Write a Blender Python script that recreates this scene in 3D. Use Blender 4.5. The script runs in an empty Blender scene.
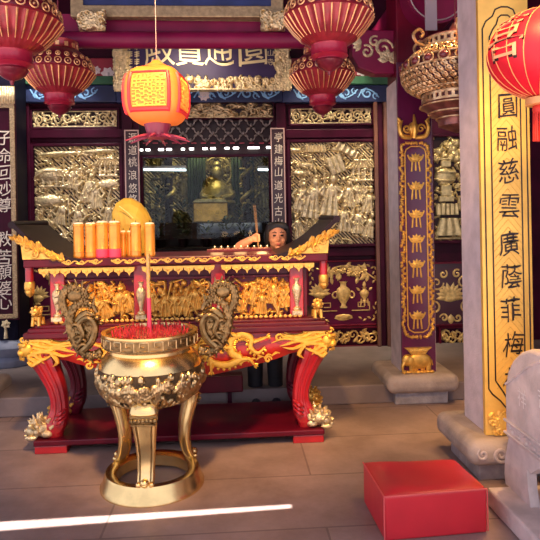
import bpy, bmesh, math, random
import numpy as np
from mathutils import Vector, Matrix, noise
R = math.radians
PI = math.pi
C = bpy.context.scene.collection
SC = bpy.context.scene

# ------------------------------------------------------------------ camera
YAW, ROLL, FL, CX, CY, EYE = R(3.6), R(1.05), 580.0, 270.0, 222.0, 1.58
_r = Vector((math.cos(YAW), -math.sin(YAW), 0)); _f = Vector((math.sin(YAW), math.cos(YAW), 0)); _u = Vector((0, 0, 1))
_rc = _r*math.cos(ROLL) - _u*math.sin(ROLL); _uc = _r*math.sin(ROLL) + _u*math.cos(ROLL)
cd = bpy.data.cameras.new('camera'); cam = bpy.data.objects.new('camera', cd); C.objects.link(cam)
m = Matrix.Identity(4)
for i in range(3):
    m[i][0] = _rc[i]; m[i][1] = _uc[i]; m[i][2] = -_f[i]
m[2][3] = EYE
cam.matrix_world = m
cd.sensor_fit = 'HORIZONTAL'; cd.sensor_width = 36.0; cd.lens = 36.0*FL/540
cd.shift_x = 0.0; cd.shift_y = -(270-CY)/540; cd.clip_start = .05; cd.clip_end = 100
SC.camera = cam

# ------------------------------------------------------------------ light
SC.view_settings.view_transform = 'Standard'; SC.view_settings.look = 'None'
SC.view_settings.gamma = 1; SC.view_settings.use_curve_mapping = False
SC.view_settings.exposure = 0.12
W = bpy.data.worlds.new('sky'); SC.world = W; W.use_nodes = True
_bg = W.node_tree.nodes['Background']; _bg.inputs[0].default_value = (.84, .82, 1.0, 1); _bg.inputs[1].default_value = 1.4
def lamp(name, kind, loc, energy, col, target=None, **k):
    d = bpy.data.lights.new(name, kind); d.energy = energy; d.color = col
    for a, b in k.items(): setattr(d, a, b)
    o = bpy.data.objects.new(name, d); C.objects.link(o); o.location = loc
    if target is not None:
        o.rotation_euler = (Vector(target)-Vector(loc)).to_track_quat('-Z', 'Y').to_euler()
    return o
SUNV = Vector((-.12, -.34, 1.0))
lamp('sun', 'SUN', (0, 0, 12), 26.0, (1, .95, .88), target=Vector((0, 0, 12))-SUNV, angle=R(.3))
WARM = (1, .56, .20)
lamp('altar_lamp', 'SPOT', (-.35, 1.7, 3.7), 700, WARM, target=(-.38, 4.15, .85), spot_size=R(44), spot_blend=.7, shadow_soft_size=.12)
lamp('left_panel_fill', 'SPOT', (-1.95, 5.45, 4.4), 330, (1, .93, .82), target=(-2.0, 6.5, 1.7), spot_size=R(44), spot_blend=.6, shadow_soft_size=.06)  # added spot without a fixture, brightens the left carved panel
lamp('right_panel_fill', 'SPOT', (1.15, 5.45, 4.4), 300, (1, .84, .60), target=(1.15, 6.5, 1.6), spot_size=R(46), spot_blend=.6, shadow_soft_size=.06)  # unseen spot added to light the right panel and its dado
lamp('hall_lamp', 'AREA', (-.4, 5.6, 3.3), 8, (1, .80, .60), target=(-.3, 6.5, 1.7), size=.5)
lamp('bay_fill', 'SPOT', (2.35, 4.9, 4.0), 170, (1, .82, .55), target=(2.0, 6.5, 1.6), spot_size=R(50), spot_blend=.6, shadow_soft_size=.06)  # spot put in for the vase bay, stands for no fitting
lamp('lantern_fill', 'SPOT', (1.45, 3.75, 4.3), 120, (1, .72, .40), target=(1.62, 4.15, 2.65), spot_size=R(24), spot_blend=.5, shadow_soft_size=.08)  # added spot that lifts the gilding of the fretwork lantern
lamp('aisle_lamp', 'SPOT', (2.15, 3.7, 3.7), 520, WARM, target=(1.1, 4.35, .1), spot_size=R(66), spot_blend=.8, shadow_soft_size=.15)
lamp('stool_fill', 'SPOT', (1.9, 2.4, 4.2), 260, WARM, target=(1.0, 3.05, 0), spot_size=R(40), spot_blend=.8, shadow_soft_size=.15)  # added warm spot for the red stool and the floor round it
lamp('porch_lamp', 'SPOT', (.9, 1.6, 3.2), 260, WARM, target=(1.55, 3.5, 1.35), spot_size=R(48), spot_blend=.6, shadow_soft_size=.1)

# ------------------------------------------------------------------ helpers
def at(px, py, Y):
    """point of the building that the photograph shows at px, py on the upright plane at depth Y"""
    u, v = px-CX, CY-py
    a, b = u*math.cos(ROLL)+v*math.sin(ROLL), -u*math.sin(ROLL)+v*math.cos(ROLL)
    d = _r*(a/FL)+_u*(b/FL)+_f
    t = Y/d.y
    return Vector((d.x*t, Y, EYE+d.z*t))
def xz(px, py, Y):
    p = at(px, py, Y); return p.x, p.z

def _sock(n, k): return n.inputs[k] if k in n.inputs else None
MATS = {}
def mat(name, col, rough=.5, metal=0., var=0., vs=6., bump=0., bs=40., coat=0., emit=None, es=0., col2=None, trans=0., alpha=1., spec=None):
    if name in MATS: return MATS[name]
    M = bpy.data.materials.new(name); M.use_nodes = True; MATS[name] = M
    nt = M.node_tree; b = nt.nodes['Principled BSDF']
    b.inputs['Base Color'].default_value = (*col, 1); b.inputs['Roughness'].default_value = rough; b.inputs['Metallic'].default_value = metal
    if spec is not None: b.inputs['Specular IOR Level'].default_value = spec
    if coat: b.inputs['Coat Weight'].default_value = coat; b.inputs['Coat Roughness'].default_value = .12
    if trans: b.inputs['Transmission Weight'].default_value = trans
    if alpha < 1: b.inputs['Alpha'].default_value = alpha
    if emit: b.inputs['Emission Color'].default_value = (*emit, 1); b.inputs['Emission Strength'].default_value = es
    g = nt.nodes.new('ShaderNodeNewGeometry')
    if var or col2:
        n = nt.nodes.new('ShaderNodeTexNoise'); n.inputs['Scale'].default_value = vs; n.inputs['Detail'].default_value = 5
        nt.links.new(g.outputs['Position'], n.inputs['Vector'])
        r = nt.nodes.new('ShaderNodeValToRGB'); r.color_ramp.elements[0].position = .35; r.color_ramp.elements[1].position = .68
        c2 = col2 or tuple(min(1, c*(1+var)) for c in col); c1 = col if col2 else tuple(c*(1-var) for c in col)
        r.color_ramp.elements[0].color = (*c1, 1); r.color_ramp.elements[1].color = (*c2, 1)
        nt.links.new(n.outputs['Fac'], r.inputs[0]); nt.links.new(r.outputs[0], b.inputs['Base Color'])
    if bump:
        n2 = nt.nodes.new('ShaderNodeTexNoise'); n2.inputs['Scale'].default_value = bs; n2.inputs['Detail'].default_value = 4
        nt.links.new(g.outputs['Position'], n2.inputs['Vector'])
        bp = nt.nodes.new('ShaderNodeBump'); bp.inputs['Strength'].default_value = bump; bp.inputs['Distance'].default_value = .01
        nt.links.new(n2.outputs['Fac'], bp.inputs['Height']); nt.links.new(bp.outputs[0], b.inputs['Normal'])
    return M

gold = mat('gold_leaf', (.90, .50, .10), .34, .7, var=.18, vs=30, bump=.25, bs=120)
gold_pale = mat('pale_gold_leaf', (.80, .64, .37), .33, .7, var=.28, vs=30, bump=.8, bs=75)
gold_paint = mat('gold_paint', (.90, .50, .10), .42, .4, var=.15, vs=40)
gold_board = mat('gilded_board', (.92, .56, .12), .45, .35, var=.10, vs=7, bump=.12, bs=60)
brass = mat('polished_brass', (.80, .58, .25), .27, 1., var=.12, vs=9, bump=.06, bs=20)
brass_dark = mat('aged_brass', (.26, .17, .07), .34, .95, var=.35, vs=28, bump=.3, bs=70)
red_lacquer = mat('red_lacquer', (.42, .012, .020), .28, 0, var=.2, vs=5, coat=.5)
maroon = mat('maroon_lacquer', (.13, .003, .018), .4, 0, var=.25, vs=4, spec=.22)
dark_wood = mat('dark_plum_wood', (.042, .0022, .014), .45, 0, var=.3, vs=5, spec=.15)
plum = mat('plum_lacquer', (.085, .003, .030), .38, 0, var=.3, vs=4, spec=.22)
black_wood = mat('black_brown_lacquer', (.020, .006, .008), .42, 0, var=.3, vs=6, spec=.25)
beam_mat = mat('wine_painted_beam', (.21, .007, .055), .42, 0, var=.2, vs=3, spec=.3)
blue_paint = mat('dark_blue_paint', (.012, .022, .085), .5, 0, var=.3, vs=6)
blue_light = mat('pale_blue_paint', (.20, .42, .72), .55, 0, var=.2, vs=12)
green_paint = mat('green_paint', (.03, .13, .06), .55, 0, var=.3, vs=8)
red_paint = mat('red_paint', (.30, .02, .04), .5, 0, var=.2, vs=8)
white_paint = mat('white_paint', (.70, .62, .62), .55, 0, var=.1, vs=12)
stone = mat('pale_grey_stone', (.50, .42, .40), .75, 0, var=.18, vs=7, bump=.35, bs=60)
stone_grey = mat('grey_granite', (.36, .33, .34), .7, 0, var=.22, vs=14, bump=.35, bs=80)
black = mat('black_void', (.004, .003, .006), .7)

class MB:
    """collects boxes, tubes, turned shapes and plates, and links them as one mesh object"""
    def __init__(s): s.v = []; s.f = []
    def add(s, vs, fs):
        o = len(s.v); s.v += [tuple(v) for v in vs]; s.f += [tuple(i+o for i in f) for f in fs]; return s
    def box(s, c, d, rot=None):
        vs = []
        for x in (-.5, .5):
            for y in (-.5, .5):
                for z in (-.5, .5):
                    p = Vector((x*d[0], y*d[1], z*d[2]))
                    if rot is not None: p = rot @ p
                    vs.append(p+Vector(c))
        return s.add(vs, [(0,1,3,2),(4,6,7,5),(0,4,5,1),(2,3,7,6),(0,2,6,4),(1,5,7,3)])
    def span(s, x0, x1, y0, y1, z0, z1): return s.box(((x0+x1)/2, (y0+y1)/2, (z0+z1)/2), (abs(x1-x0), abs(y1-y0), abs(z1-z0)))
    def tube(s, pts, r, n=8, flat=1., ref=(0, 1, 0), closed=False, caps=True):
        """swept tube; r one radius or one per point; flat squeezes it along ref"""
        P = [Vector(p) for p in pts]; k = len(P); ref = Vector(ref).normalized()
        rs = r if hasattr(r, '__len__') else [r]*k
        vs = []
        for i, p in enumerate(P):
            if closed: T = P[(i+1) % k]-P[i-1]
            else: T = P[min(i+1, k-1)]-P[max(i-1, 0)]
            T = T.normalized() if T.length > 1e-9 else Vector((0, 0, 1))
            N = T.cross(ref)
            N = N.normalized() if N.length > 1e-4 else T.orthogonal().normalized()
            B = N.cross(T).normalized()
            for j in range(n):
                a = 2*PI*j/n; vs.append(p+N*(rs[i]*math.cos(a))+B*(rs[i]*flat*math.sin(a)))
        fs = []
        for i in range(k if closed else k-1):
            i2 = (i+1) % k
            for j in range(n):
                j2 = (j+1) % n; fs.append((i*n+j, i*n+j2, i2*n+j2, i2*n+j))
        if caps and not closed: fs += [tuple(range(n-1, -1, -1)), tuple((k-1)*n+j for j in range(n))]
        return s.add(vs, fs)
    def lathe(s, prof, c=(0, 0, 0), n=32, sx=1., sy=1., flute=0., nf=0, fz=None):
        c = Vector(c); vs = []; fs = []; k = len(prof)
        for (r, z) in prof:
            for j in range(n):
                a = 2*PI*j/n; rr = r
                if flute and (fz is None or fz[0] <= z <= fz[1]): rr = r*(1+flute*math.cos(nf*a))
                vs.append((c.x+rr*sx*math.cos(a), c.y+rr*sy*math.sin(a), c.z+z))
        for i in range(k-1):
            for j in range(n):
                j2 = (j+1) % n; fs.append((i*n+j, i*n+j2, (i+1)*n+j2, (i+1)*n+j))
        loop = abs(prof[0][0]-prof[-1][0])+abs(prof[0][1]-prof[-1][1]) < 1e-6
        if not loop and prof[0][0] > 1e-5: fs.append(tuple(range(n-1, -1, -1)))
        if not loop and prof[-1][0] > 1e-5: fs.append(tuple((k-1)*n+j for j in range(n)))
        return s.add(vs, fs)
    def ell(s, c, r, n=12, m_=8, rot=None):
        if not hasattr(r, '__len__'): r = (r, r, r)
        c = Vector(c); vs = []; fs = []
        for i in range(m_+1):
            t = PI*i/m_
            for j in range(n):
                a = 2*PI*j/n; p = Vector((r[0]*math.sin(t)*math.cos(a), r[1]*math.sin(t)*math.sin(a), r[2]*math.cos(t)))
                if rot is not None: p = rot @ p
                vs.append(c+p)
        for i in range(m_):
            for j in range(n):
                j2 = (j+1) % n; fs.append((i*n+j, (i+1)*n+j, (i+1)*n+j2, i*n+j2))
        return s.add(vs, fs)
    def plate(s, poly, y0, y1):
        """outline in x,z given thickness between y0 (front) and y1 (back)"""
        k = len(poly); vs = [(x, y0, z) for x, z in poly]+[(x, y1, z) for x, z in poly]
        fs = [tuple(range(k)), tuple(range(2*k-1, k-1, -1))]+[(i, i+k, (i+1) % k+k, (i+1) % k) for i in range(k)]
        return s.add(vs, fs)
    def build(s, name, mt, parent=None, smooth=True, bevel=0., local=False, seg=2, ang=40):
        me = bpy.data.meshes.new(name)
        off = Vector((0, 0, 0))
        if parent is not None and not local:
            p = parent
            while p is not None: off += p.location; p = p.parent
        me.from_pydata([Vector(v)-off for v in s.v], [], s.f)
        bm = bmesh.new(); bm.from_mesh(me)
        bmesh.ops.remove_doubles(bm, verts=bm.verts, dist=1e-6)
        bmesh.ops.recalc_face_normals(bm, faces=bm.faces); bm.to_mesh(me); bm.free()
        me.materials.append(mt)
        if smooth:
            for p in me.polygons: p.use_smooth = True
            try: me.set_sharp_from_angle(angle=R(ang))
            except Exception: pass
        o = bpy.data.objects.new(name, me); C.objects.link(o)
        if parent is not None: o.parent = parent
        if bevel:
            b = o.modifiers.new('bevel', 'BEVEL'); b.width = bevel; b.segments = seg; b.limit_method = 'ANGLE'; b.angle_limit = R(35)
        return o

def thing(name, label, cat, loc=(0, 0, 0), group=None, rz=0., kind=None):
    o = bpy.data.objects.new(name, None); C.objects.link(o); o.location = loc; o.rotation_euler = (0, 0, rz); o.empty_display_size = .05
    return tag(o, label, cat, group, kind)
def tag(o, label, cat, group=None, kind=None):
    o['label'] = label; o['category'] = cat
    if group: o['group'] = group
    if kind: o['kind'] = kind
    return o
def struct(o): o['kind'] = 'structure'; return o
def dup(root, loc, label=None, rz=None):
    r = root.copy(); C.objects.link(r); r.location = loc
    if rz is not None: r.rotation_euler = (0, 0, rz)
    if label: r['label'] = label
    for ch in list(root.children):
        c = ch.copy(); C.objects.link(c); c.parent = r
        for g in list(ch.children):
            d = g.copy(); C.objects.link(d); d.parent = c
    return r
def smooth_path(pts, k=6):
    """Catmull-Rom through the points"""
    P = [Vector(p) for p in pts]; out = []
    for i in range(len(P)-1):
        a, b, c, d = P[max(i-1, 0)], P[i], P[i+1], P[min(i+2, len(P)-1)]
        for j in range(k):
            t = j/k; out.append(.5*((2*b)+(c-a)*t+(2*a-5*b+4*c-d)*t*t+(3*b-a-3*c+d)*t**3))
    out.append(P[-1]); return out
def lerp_list(vals, n):
    k = len(vals)-1; out = []
    for i in range(n):
        t = i/(n-1)*k; a = min(int(t), k-1); out.append(vals[a]+(vals[a+1]-vals[a])*(t-a))
    return out
def sweep(mb, pts, radii, k=6, n=8, flat=1., ref=(0, 1, 0)):
    P = smooth_path(pts, k); return mb.tube(P, lerp_list(radii, len(P)), n, flat, ref)
def spiral(c, r0, r1, a0, a1, y, n=18):
    out = []
    for i in range(n):
        t = i/(n-1); a = a0+(a1-a0)*t; r = r0+(r1-r0)*t; out.append((c[0]+r*math.cos(a), y, c[1]+r*math.sin(a)))
    return out
def scroll(mb, c, r, a0, turns, y, w, flip=1, n=20, flat=.5):
    """one flat-rolled painted or carved volute"""
    P = spiral(c, r, r*.15, a0, a0+flip*2*PI*turns, y, n); mb.tube(P, lerp_list([w*.6, w, w*.8, w*.5], n), 6, flat)
def leaf(mb, c, L, w, ang, y, th=.006):
    ca, sa = math.cos(ang), math.sin(ang); P = []
    for t, q in ((0, 0), (.25, .8), (.5, 1), (.75, .65), (1, 0)): P.append((t*L, q*w))
    poly = P+[(x, -z) for x, z in P[-2:0:-1]]
    pts = [(c[0]+x*ca-z*sa, c[1]+x*sa+z*ca) for x, z in poly]
    k = len(pts); mid = (c[0]+.45*L*ca, c[1]+.45*L*sa)
    mb.add([(x, y, z) for x, z in pts]+[(mid[0], y-th, mid[1])], [(i, (i+1) % k, k) for i in range(k)])
def flower(mb, c, r, y, n=6, th=.008):
    for i in range(n): leaf(mb, c, r, r*.38, 2*PI*i/n+.3, y, th)
    mb.ell((c[0], y-th*.5, c[1]), (r*.25, th, r*.25), 8, 5)

# ---- lettering
_chars = {}
def char_mesh(ch):
    if ch in _chars: return _chars[ch]
    cu = bpy.data.curves.new('t', 'FONT'); cu.body = ch; cu.size = 1; cu.fill_mode = 'FRONT'; cu.offset = .0; cu.resolution_u = 3
    o = bpy.data.objects.new('t', cu); C.objects.link(o)
    dg = bpy.context.evaluated_depsgraph_get(); e = o.evaluated_get(dg); me = e.to_mesh()
    V = np.array([v.co[:2] for v in me.vertices]); F = [tuple(p.vertices) for p in me.polygons]
    e.to_mesh_clear(); bpy.data.objects.remove(o); bpy.data.curves.remove(cu)
    lo, hi = V.min(0), V.max(0); V = (V-(lo+hi)/2)/max(hi-lo)
    _chars[ch] = (V, F); return V, F
def write(mb, ch, cx, cz, w, h, y, slant=0., wob=.03):
    """one brush character, raised a little from the board; w, h in metres"""
    V, F = char_mesh(ch); vs = []
    sd = ord(ch) % 97
    for x, z in V:
        x2 = x+wob*math.sin(5*z+sd)+.10*z*slant; z2 = z+wob*math.sin(6*x+sd*2)+.05*x
        vs.append((cx+x2*w, y, cz+z2*h))
    mb.add(vs, F)

def chars(t, text, spots, w, h, y, mt, slant=0., wob=.03, name='character'):
    for ch, p in zip(text, spots):
        mb = MB(); write(mb, ch, p.x, p.z, w, h, y, slant, wob); mb.build(name, mt, t, smooth=False)

# ---- carved relief from a height field
class Relief:
    def __init__(s, x0, x1, z0, z1, nx, seed=1):
        s.x0, s.x1, s.z0, s.z1 = x0, x1, z0, z1; s.nx = nx; s.nz = max(4, int(nx*(z1-z0)/(x1-x0)))
        s.X, s.Z = np.meshgrid(np.linspace(x0, x1, s.nx), np.linspace(z0, z1, s.nz)); s.H = np.zeros_like(s.X); s.rng = random.Random(seed)
    def mx(s, h): s.H = np.maximum(s.H, h)
    def blob(s, x, z, rx, rz, h, rot=0., base=0.):
        c, q = math.cos(rot), math.sin(rot); dx, dz = s.X-x, s.Z-z
        a = (dx*c+dz*q)/rx; b = (-dx*q+dz*c)/rz; d = 1-a*a-b*b
        s.mx(np.where(d > 0, base+(h-base)*np.sqrt(np.maximum(d, 0)), 0))
    def stroke(s, pts, r, h, r1=None):
        k = len(pts)-1
        for i in range(k):
            (xa, za), (xb, zb) = pts[i], pts[i+1]; L = (xb-xa)**2+(zb-za)**2+1e-12
            t = np.clip(((s.X-xa)*(xb-xa)+(s.Z-za)*(zb-za))/L, 0, 1)
            d = np.hypot(s.X-xa-t*(xb-xa), s.Z-za-t*(zb-za)); rr = r if r1 is None else r+(r1-r)*(i+t)/k
            q = 1-(d/rr)**2; s.mx(np.where(q > 0, h*np.sqrt(np.maximum(q, 0)), 0))
    def rect(s, x, z, w, h, ht, rot=0., rib=0., ribn=8, taper=0.):
        c, q = math.cos(rot), math.sin(rot); dx, dz = s.X-x, s.Z-z; a = (dx*c+dz*q)/(w/2); b = (-dx*q+dz*c)/(h/2)
        a = a/(1-taper*b)
        ok = (abs(a) < 1) & (abs(b) < 1); s.mx(np.where(ok, ht*(1+rib*np.sin(a*ribn*PI)), 0))
    def person(s, x, z, k, lean=0.):
        h = .030
        s.rect(x, z+.36*k, .42*k, .72*k, h*.8, lean, .16, 3.2, .35)
        s.blob(x-lean*.5*k, z+.62*k, .20*k, .24*k, h); s.blob(x-lean*.9*k, z+.95*k, .12*k, .15*k, h*1.25)
        s.blob(x-lean*1.0*k, z+1.1*k, .09*k, .07*k, h*1.2)
        f = s.rng.choice((-1, 1))
        s.stroke([(x+.16*k*f, z+.74*k), (x+.32*k*f, z+.55*k), (x+.22*k*f, z+.40*k)], .075*k, h*1.1)
        s.stroke([(x-.16*k*f, z+.74*k), (x-.30*k*f, z+.60*k), (x-.34*k*f, z+.80*k)], .065*k, h*1.05)
        if s.rng.random() < .5: s.stroke([(x-.34*k*f, z+.2*k), (x-.36*k*f, z+1.25*k)], .022*k, h)
    def tree(s, x, z, L, ang, dep=3):
        x2, z2 = x+L*math.cos(ang), z+L*math.sin(ang); xm = (x+x2)/2+s.rng.uniform(-.1, .1)*L; zm = (z+z2)/2
        s.stroke([(x, z), (xm, zm), (x2, z2)], .010*dep*.7, .024, .007*dep*.6)
        if dep == 0 or L < .05:
            for i in range(9): s.blob(x2+s.rng.gauss(0, .035), z2+s.rng.gauss(0, .022), .020, .011, .024+s.rng.random()*.008, s.rng.random()*3)
            return
        for i in range(2): s.tree(x2, z2, L*s.rng.uniform(.6, .8), ang+s.rng.uniform(.3, .9)*(1 if i else -1), dep-1)
    def house(s, x, z, w, h):
        s.rect(x, z+h*.75, w*1.25, h*.32, .030, 0, .18, 9, .28); s.rect(x, z+h*.95, w*.8, h*.09, .036)
        for i in range(4): s.rect(x-w*.42+w*.28*i, z+h*.3, w*.08, h*.62, .026)
        s.rect(x, z+h*.02, w*1.1, h*.1, .028); s.rect(x, z+h*.30, w*.95, h*.05, .022)
    def hatch(s, h=.010, period=.022):
        s.mx(h*(np.sin((s.X+s.Z)*2*PI/period) > .15)*1.)
    def swirl(s, x, z, r, h=.024, w=.012, turns=1.4, a0=0., f=1):
        P = [(x+r*(1-t*.8)*math.cos(a0+f*t*turns*2*PI), z+r*(1-t*.8)*math.sin(a0+f*t*turns*2*PI)) for t in np.linspace(0, 1, 12)]
        s.stroke(P, w, h, w*.7)
    def to_mb(s, y, cut=.004, rough=.0, back=.0):
        """carved surface standing forward of plane y; ground lower than cut is pierced"""
        H = s.H+rough*np.random.RandomState(3).rand(*s.H.shape)*(s.H > cut)
        idx = -np.ones(H.shape, int); mb = MB(); keep = H > cut
        q = keep[:-1, :-1] | keep[1:, :-1] | keep[:-1, 1:] | keep[1:, 1:]
        use = np.zeros(H.shape, bool); use[:-1, :-1] |= q; use[1:, :-1] |= q; use[:-1, 1:] |= q; use[1:, 1:] |= q
        n = 0; vs = []
        for i, j in zip(*np.nonzero(use)): idx[i, j] = n; n += 1; vs.append((s.X[i, j], y-H[i, j], s.Z[i, j]))
        fs = [(idx[i, j], idx[i, j+1], idx[i+1, j+1], idx[i+1, j]) for i, j in zip(*np.nonzero(q))]
        mb.add(vs, fs); return mb
# ------------------------------------------------------------------ the hall
YW = 6.5; STEP = .163
def stone_floor():
    M = bpy.data.materials.new('worn_stone_floor'); M.use_nodes = True; nt = M.node_tree; b = nt.nodes['Principled BSDF']
    g = nt.nodes.new('ShaderNodeNewGeometry')
    mp = nt.nodes.new('ShaderNodeMapping'); nt.links.new(g.outputs['Position'], mp.inputs['Vector'])
    br = nt.nodes.new('ShaderNodeTexBrick'); br.inputs['Scale'].default_value = 1.; br.inputs['Brick Width'].default_value = 2.3; br.inputs['Row Height'].default_value = .62
    br.inputs['Mortar Size'].default_value = .006; br.inputs['Color1'].default_value = (.31, .235, .215, 1); br.inputs['Color2'].default_value = (.27, .20, .185, 1); br.inputs['Mortar'].default_value = (.17, .125, .115, 1)
    mp.inputs['Location'].default_value = (.7, .13, 0); nt.links.new(mp.outputs[0], br.inputs['Vector'])
    n = nt.nodes.new('ShaderNodeTexNoise'); n.inputs['Scale'].default_value = 1.6; n.inputs['Detail'].default_value = 8; n.inputs['Roughness'].default_value = .7; nt.links.new(g.outputs['Position'], n.inputs['Vector'])
    r = nt.nodes.new('ShaderNodeValToRGB'); r.color_ramp.elements[0].position = .35; r.color_ramp.elements[0].color = (.66, .6, .58, 1); r.color_ramp.elements[1].position = .7; r.color_ramp.elements[1].color = (1.25, 1.2, 1.2, 1)
    nt.links.new(n.outputs['Fac'], r.inputs[0])
    mx = nt.nodes.new('ShaderNodeMix'); mx.data_type = 'RGBA'; mx.blend_type = 'MULTIPLY'; mx.inputs[0].default_value = 1
    nt.links.new(br.outputs['Color'], mx.inputs[6]); nt.links.new(r.outputs[0], mx.inputs[7]); nt.links.new(mx.outputs[2], b.inputs['Base Color'])
    rr = nt.nodes.new('ShaderNodeMapRange'); rr.inputs[3].default_value = .34; rr.inputs[4].default_value = .6; nt.links.new(n.outputs['Fac'], rr.inputs[0]); nt.links.new(rr.outputs[0], b.inputs['Roughness'])
    bp = nt.nodes.new('ShaderNodeBump'); bp.inputs['Strength'].default_value = .25; bp.inputs['Distance'].default_value = .02; nt.links.new(n.outputs['Fac'], bp.inputs['Height']); nt.links.new(bp.outputs[0], b.inputs['Normal'])
    return M
floor_m = stone_floor()
struct(MB().span(-9, 9, -9, 8.2, -.15, 0).build('floor', floor_m, smooth=False))
struct(MB().span(-5, 4.4, 4.93, YW+.1, 0, STEP).build('stone_step', mat('brown_step_stone', (.20, .155, .15), .6, 0, var=.2, vs=3, bump=.2, bs=50), smooth=False, bevel=.012))
struct(MB().span(-5.2, -5, 5.4, 8, 0, 4.8).build('wall_left', dark_wood, smooth=False))
struct(MB().span(4.4, 4.6, .2, 8, 0, 4.8).build('wall_right', blue_paint, smooth=False))
# roof in two slabs: the narrow skylight slit between them lets one blade of sun onto the paving
pa, pb = Vector((-2.0, 3.115, 0)), Vector((.29, 3.205, 0)); ZR = 4.6
def roofpt(p): return p+SUNV*(ZR/SUNV.z)
a_, b_ = roofpt(pa), roofpt(pb)
sl = (b_.y-a_.y)/(b_.x-a_.x)
def yl(x, o): return a_.y+sl*(x-a_.x)+o
def slab(name, pts):
    k = len(pts); mb = MB(); mb.add([(x, y, ZR) for x, y in pts]+[(x, y, ZR+.02) for x, y in pts], [tuple(range(k)), tuple(range(2*k-1, k-1, -1))]+[(i, (i+1) % k, (i+1) % k+k, i+k) for i in range(k)])
    struct(mb.build(name, dark_wood, smooth=False))
slab('ceiling', [(-5.2, yl(-5.2, .105)), (b_.x, yl(b_.x, .022)), (b_.x, yl(b_.x, 0)), (4.6, yl(4.6, 0)), (4.6, 8.2), (-5.2, 8.2)])
slab('ceiling_porch', [(-5.2, .3), (4.6, .3), (4.6, yl(4.6, 0)), (b_.x, yl(b_.x, 0)), (b_.x, yl(b_.x, -.022)), (-5.2, yl(-5.2, -.105))])

NX0, NX1 = at(140, 190, YW).x, at(272, 190, YW).x; NZ0, NZ1 = 1.05, at(205, 116, YW).z
w = MB()
w.span(-5, NX0, YW, YW+.15, STEP, 4.6); w.span(NX1, 4.4, YW, YW+.15, STEP, 4.6); w.span(NX0, NX1, YW, YW+.15, STEP, NZ0); w.span(NX0, NX1, YW, YW+.15, NZ1, 4.6)
struct(w.build('wall_back', dark_wood, smooth=False))
def wrect(px0, px1, py0, py1, Y=YW):
    c = (px0+px1)/2; d = (py0+py1)/2
    return at(px0, d, Y).x, at(px1, d, Y).x, at(c, py1, Y).z, at(c, py0, Y).z
def frame_mb(x0, x1, z0, z1, w_, y0, y1, mb=None):
    mb = mb or MB()
    mb.span(x0-w_, x0, y0, y1, z0-w_, z1+w_); mb.span(x1, x1+w_, y0, y1, z0-w_, z1+w_)
    mb.span(x0, x1, y0, y1, z0-w_, z0); mb.span(x0, x1, y0, y1, z1, z1+w_); return mb
# timber framing of the back wall
tr = MB()
for px in (27.5, 129, 281.5, 379): x = at(px, 180, YW).x; tr.span(x-.055, x+.055, YW-.07, YW, STEP, at(px, 104, YW).z)
for (a, b) in ((22, 134), (277, 384)):
    for py in (134, 252):
        x0, x1 = at(a, py, YW).x, at(b, py, YW).x; z = at((a+b)/2, py, YW).z; tr.span(x0, x1, YW-.05, YW, z-.05, z+.05)
struct(tr.build('trim_1', dark_wood, smooth=False, bevel=.008))
tr = MB()
for px in (374.5, 384): x = at(px, 180, YW).x; tr.span(x-.02, x+.02, YW-.11, YW-.07, STEP, at(px, 104, YW).z)
struct(tr.build('trim_2', mat('brown_timber', (.16, .06, .035), .4, 0, var=.2), smooth=False, bevel=.005))

# ---- painted lintels over the wall
def lintel(name, px0, px1, py0, py1, m_, label, cat='lintel', dep=.1):
    x0, x1, z0, z1 = wrect(px0, px1, py0, py1)
    t = thing(name, label, cat, ((x0+x1)/2, YW-dep/2, z0), kind='thing')
    MB().span(x0, x1, YW-dep, YW, z0, z1).build('board', m_, t, smooth=False, bevel=.01); return t, x0, x1, z0, z1
rng = random.Random(4)
def scroll_row(mb, x0, x1, zc, h, y, step, w=.010):
    x = x0; k = 0
    while x < x1:
        f = 1 if k % 2 else -1
        mb.tube(smooth_path([(x, y, zc-f*h*.3), (x+step*.3, y, zc+f*h*.3), (x+step*.7, y, zc+f*h*.15), (x+step, y, zc-f*h*.3)], 5), w*.7, 6, .5)
        scroll(mb, (x+step*.45, zc), h*.42, PI*.5*f, 1.2, y, w, f); scroll(mb, (x+step*.85, zc-f*h*.15), h*.26, -PI*.5*f, 1., y, w*.8, -f)
        leaf(mb, (x+step*.1, zc), h*.6, h*.14, f*.7, y); x += step; k += 1
for nm, a, b, lab in (('l', 22, 118, 'dark blue painted lintel with pale blue scrolls above the left carved panel'), ('c', 118, 282, 'dark blue painted lintel with pale blue scrolls under the hall name plaque'), ('r', 282, 386, 'dark blue painted lintel with pale blue scrolls above the right carved panel')):
    t, x0, x1, z0, z1 = lintel('painted_lintel', a, b, 87, 104, blue_paint, lab)
    mb = MB(); scroll_row(mb, x0+.12, x1-.2, (z0+z1)/2, (z1-z0)*.8, YW-.103, .24, .011); mb.build('painted_scroll', blue_light, t)
    if nm == 'c':
        mb = MB(); p = at(204, 95, YW-.1); flower(mb, (p.x, p.z), .07, YW-.103, 8); mb.build('painted_flower', white_paint, t)
for a, b, fx, lab in ((14, 118, (108, 74), 'red painted lintel with a white flower left of the hall name plaque'), (287, 386, (362, 70), 'red painted lintel with a white flower right of the hall name plaque')):
    t, x0, x1, z0, z1 = lintel('flower_lintel', a, b, 61, 79, red_paint, lab, dep=.12)
    mb = MB(); p = at(fx[0], fx[1], YW-.12); flower(mb, (p.x, p.z), .08, YW-.123, 7); flower(mb, (p.x-.12, p.z+.04), .05, YW-.123, 6); mb.build('painted_flower', white_paint, t)
    t, x0, x1, z0, z1 = lintel('green_lintel', a, b, 79, 87, green_paint, 'narrow green painted strip under the red lintel '+('on the left' if a < 100 else 'on the right'), dep=.14)

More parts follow.
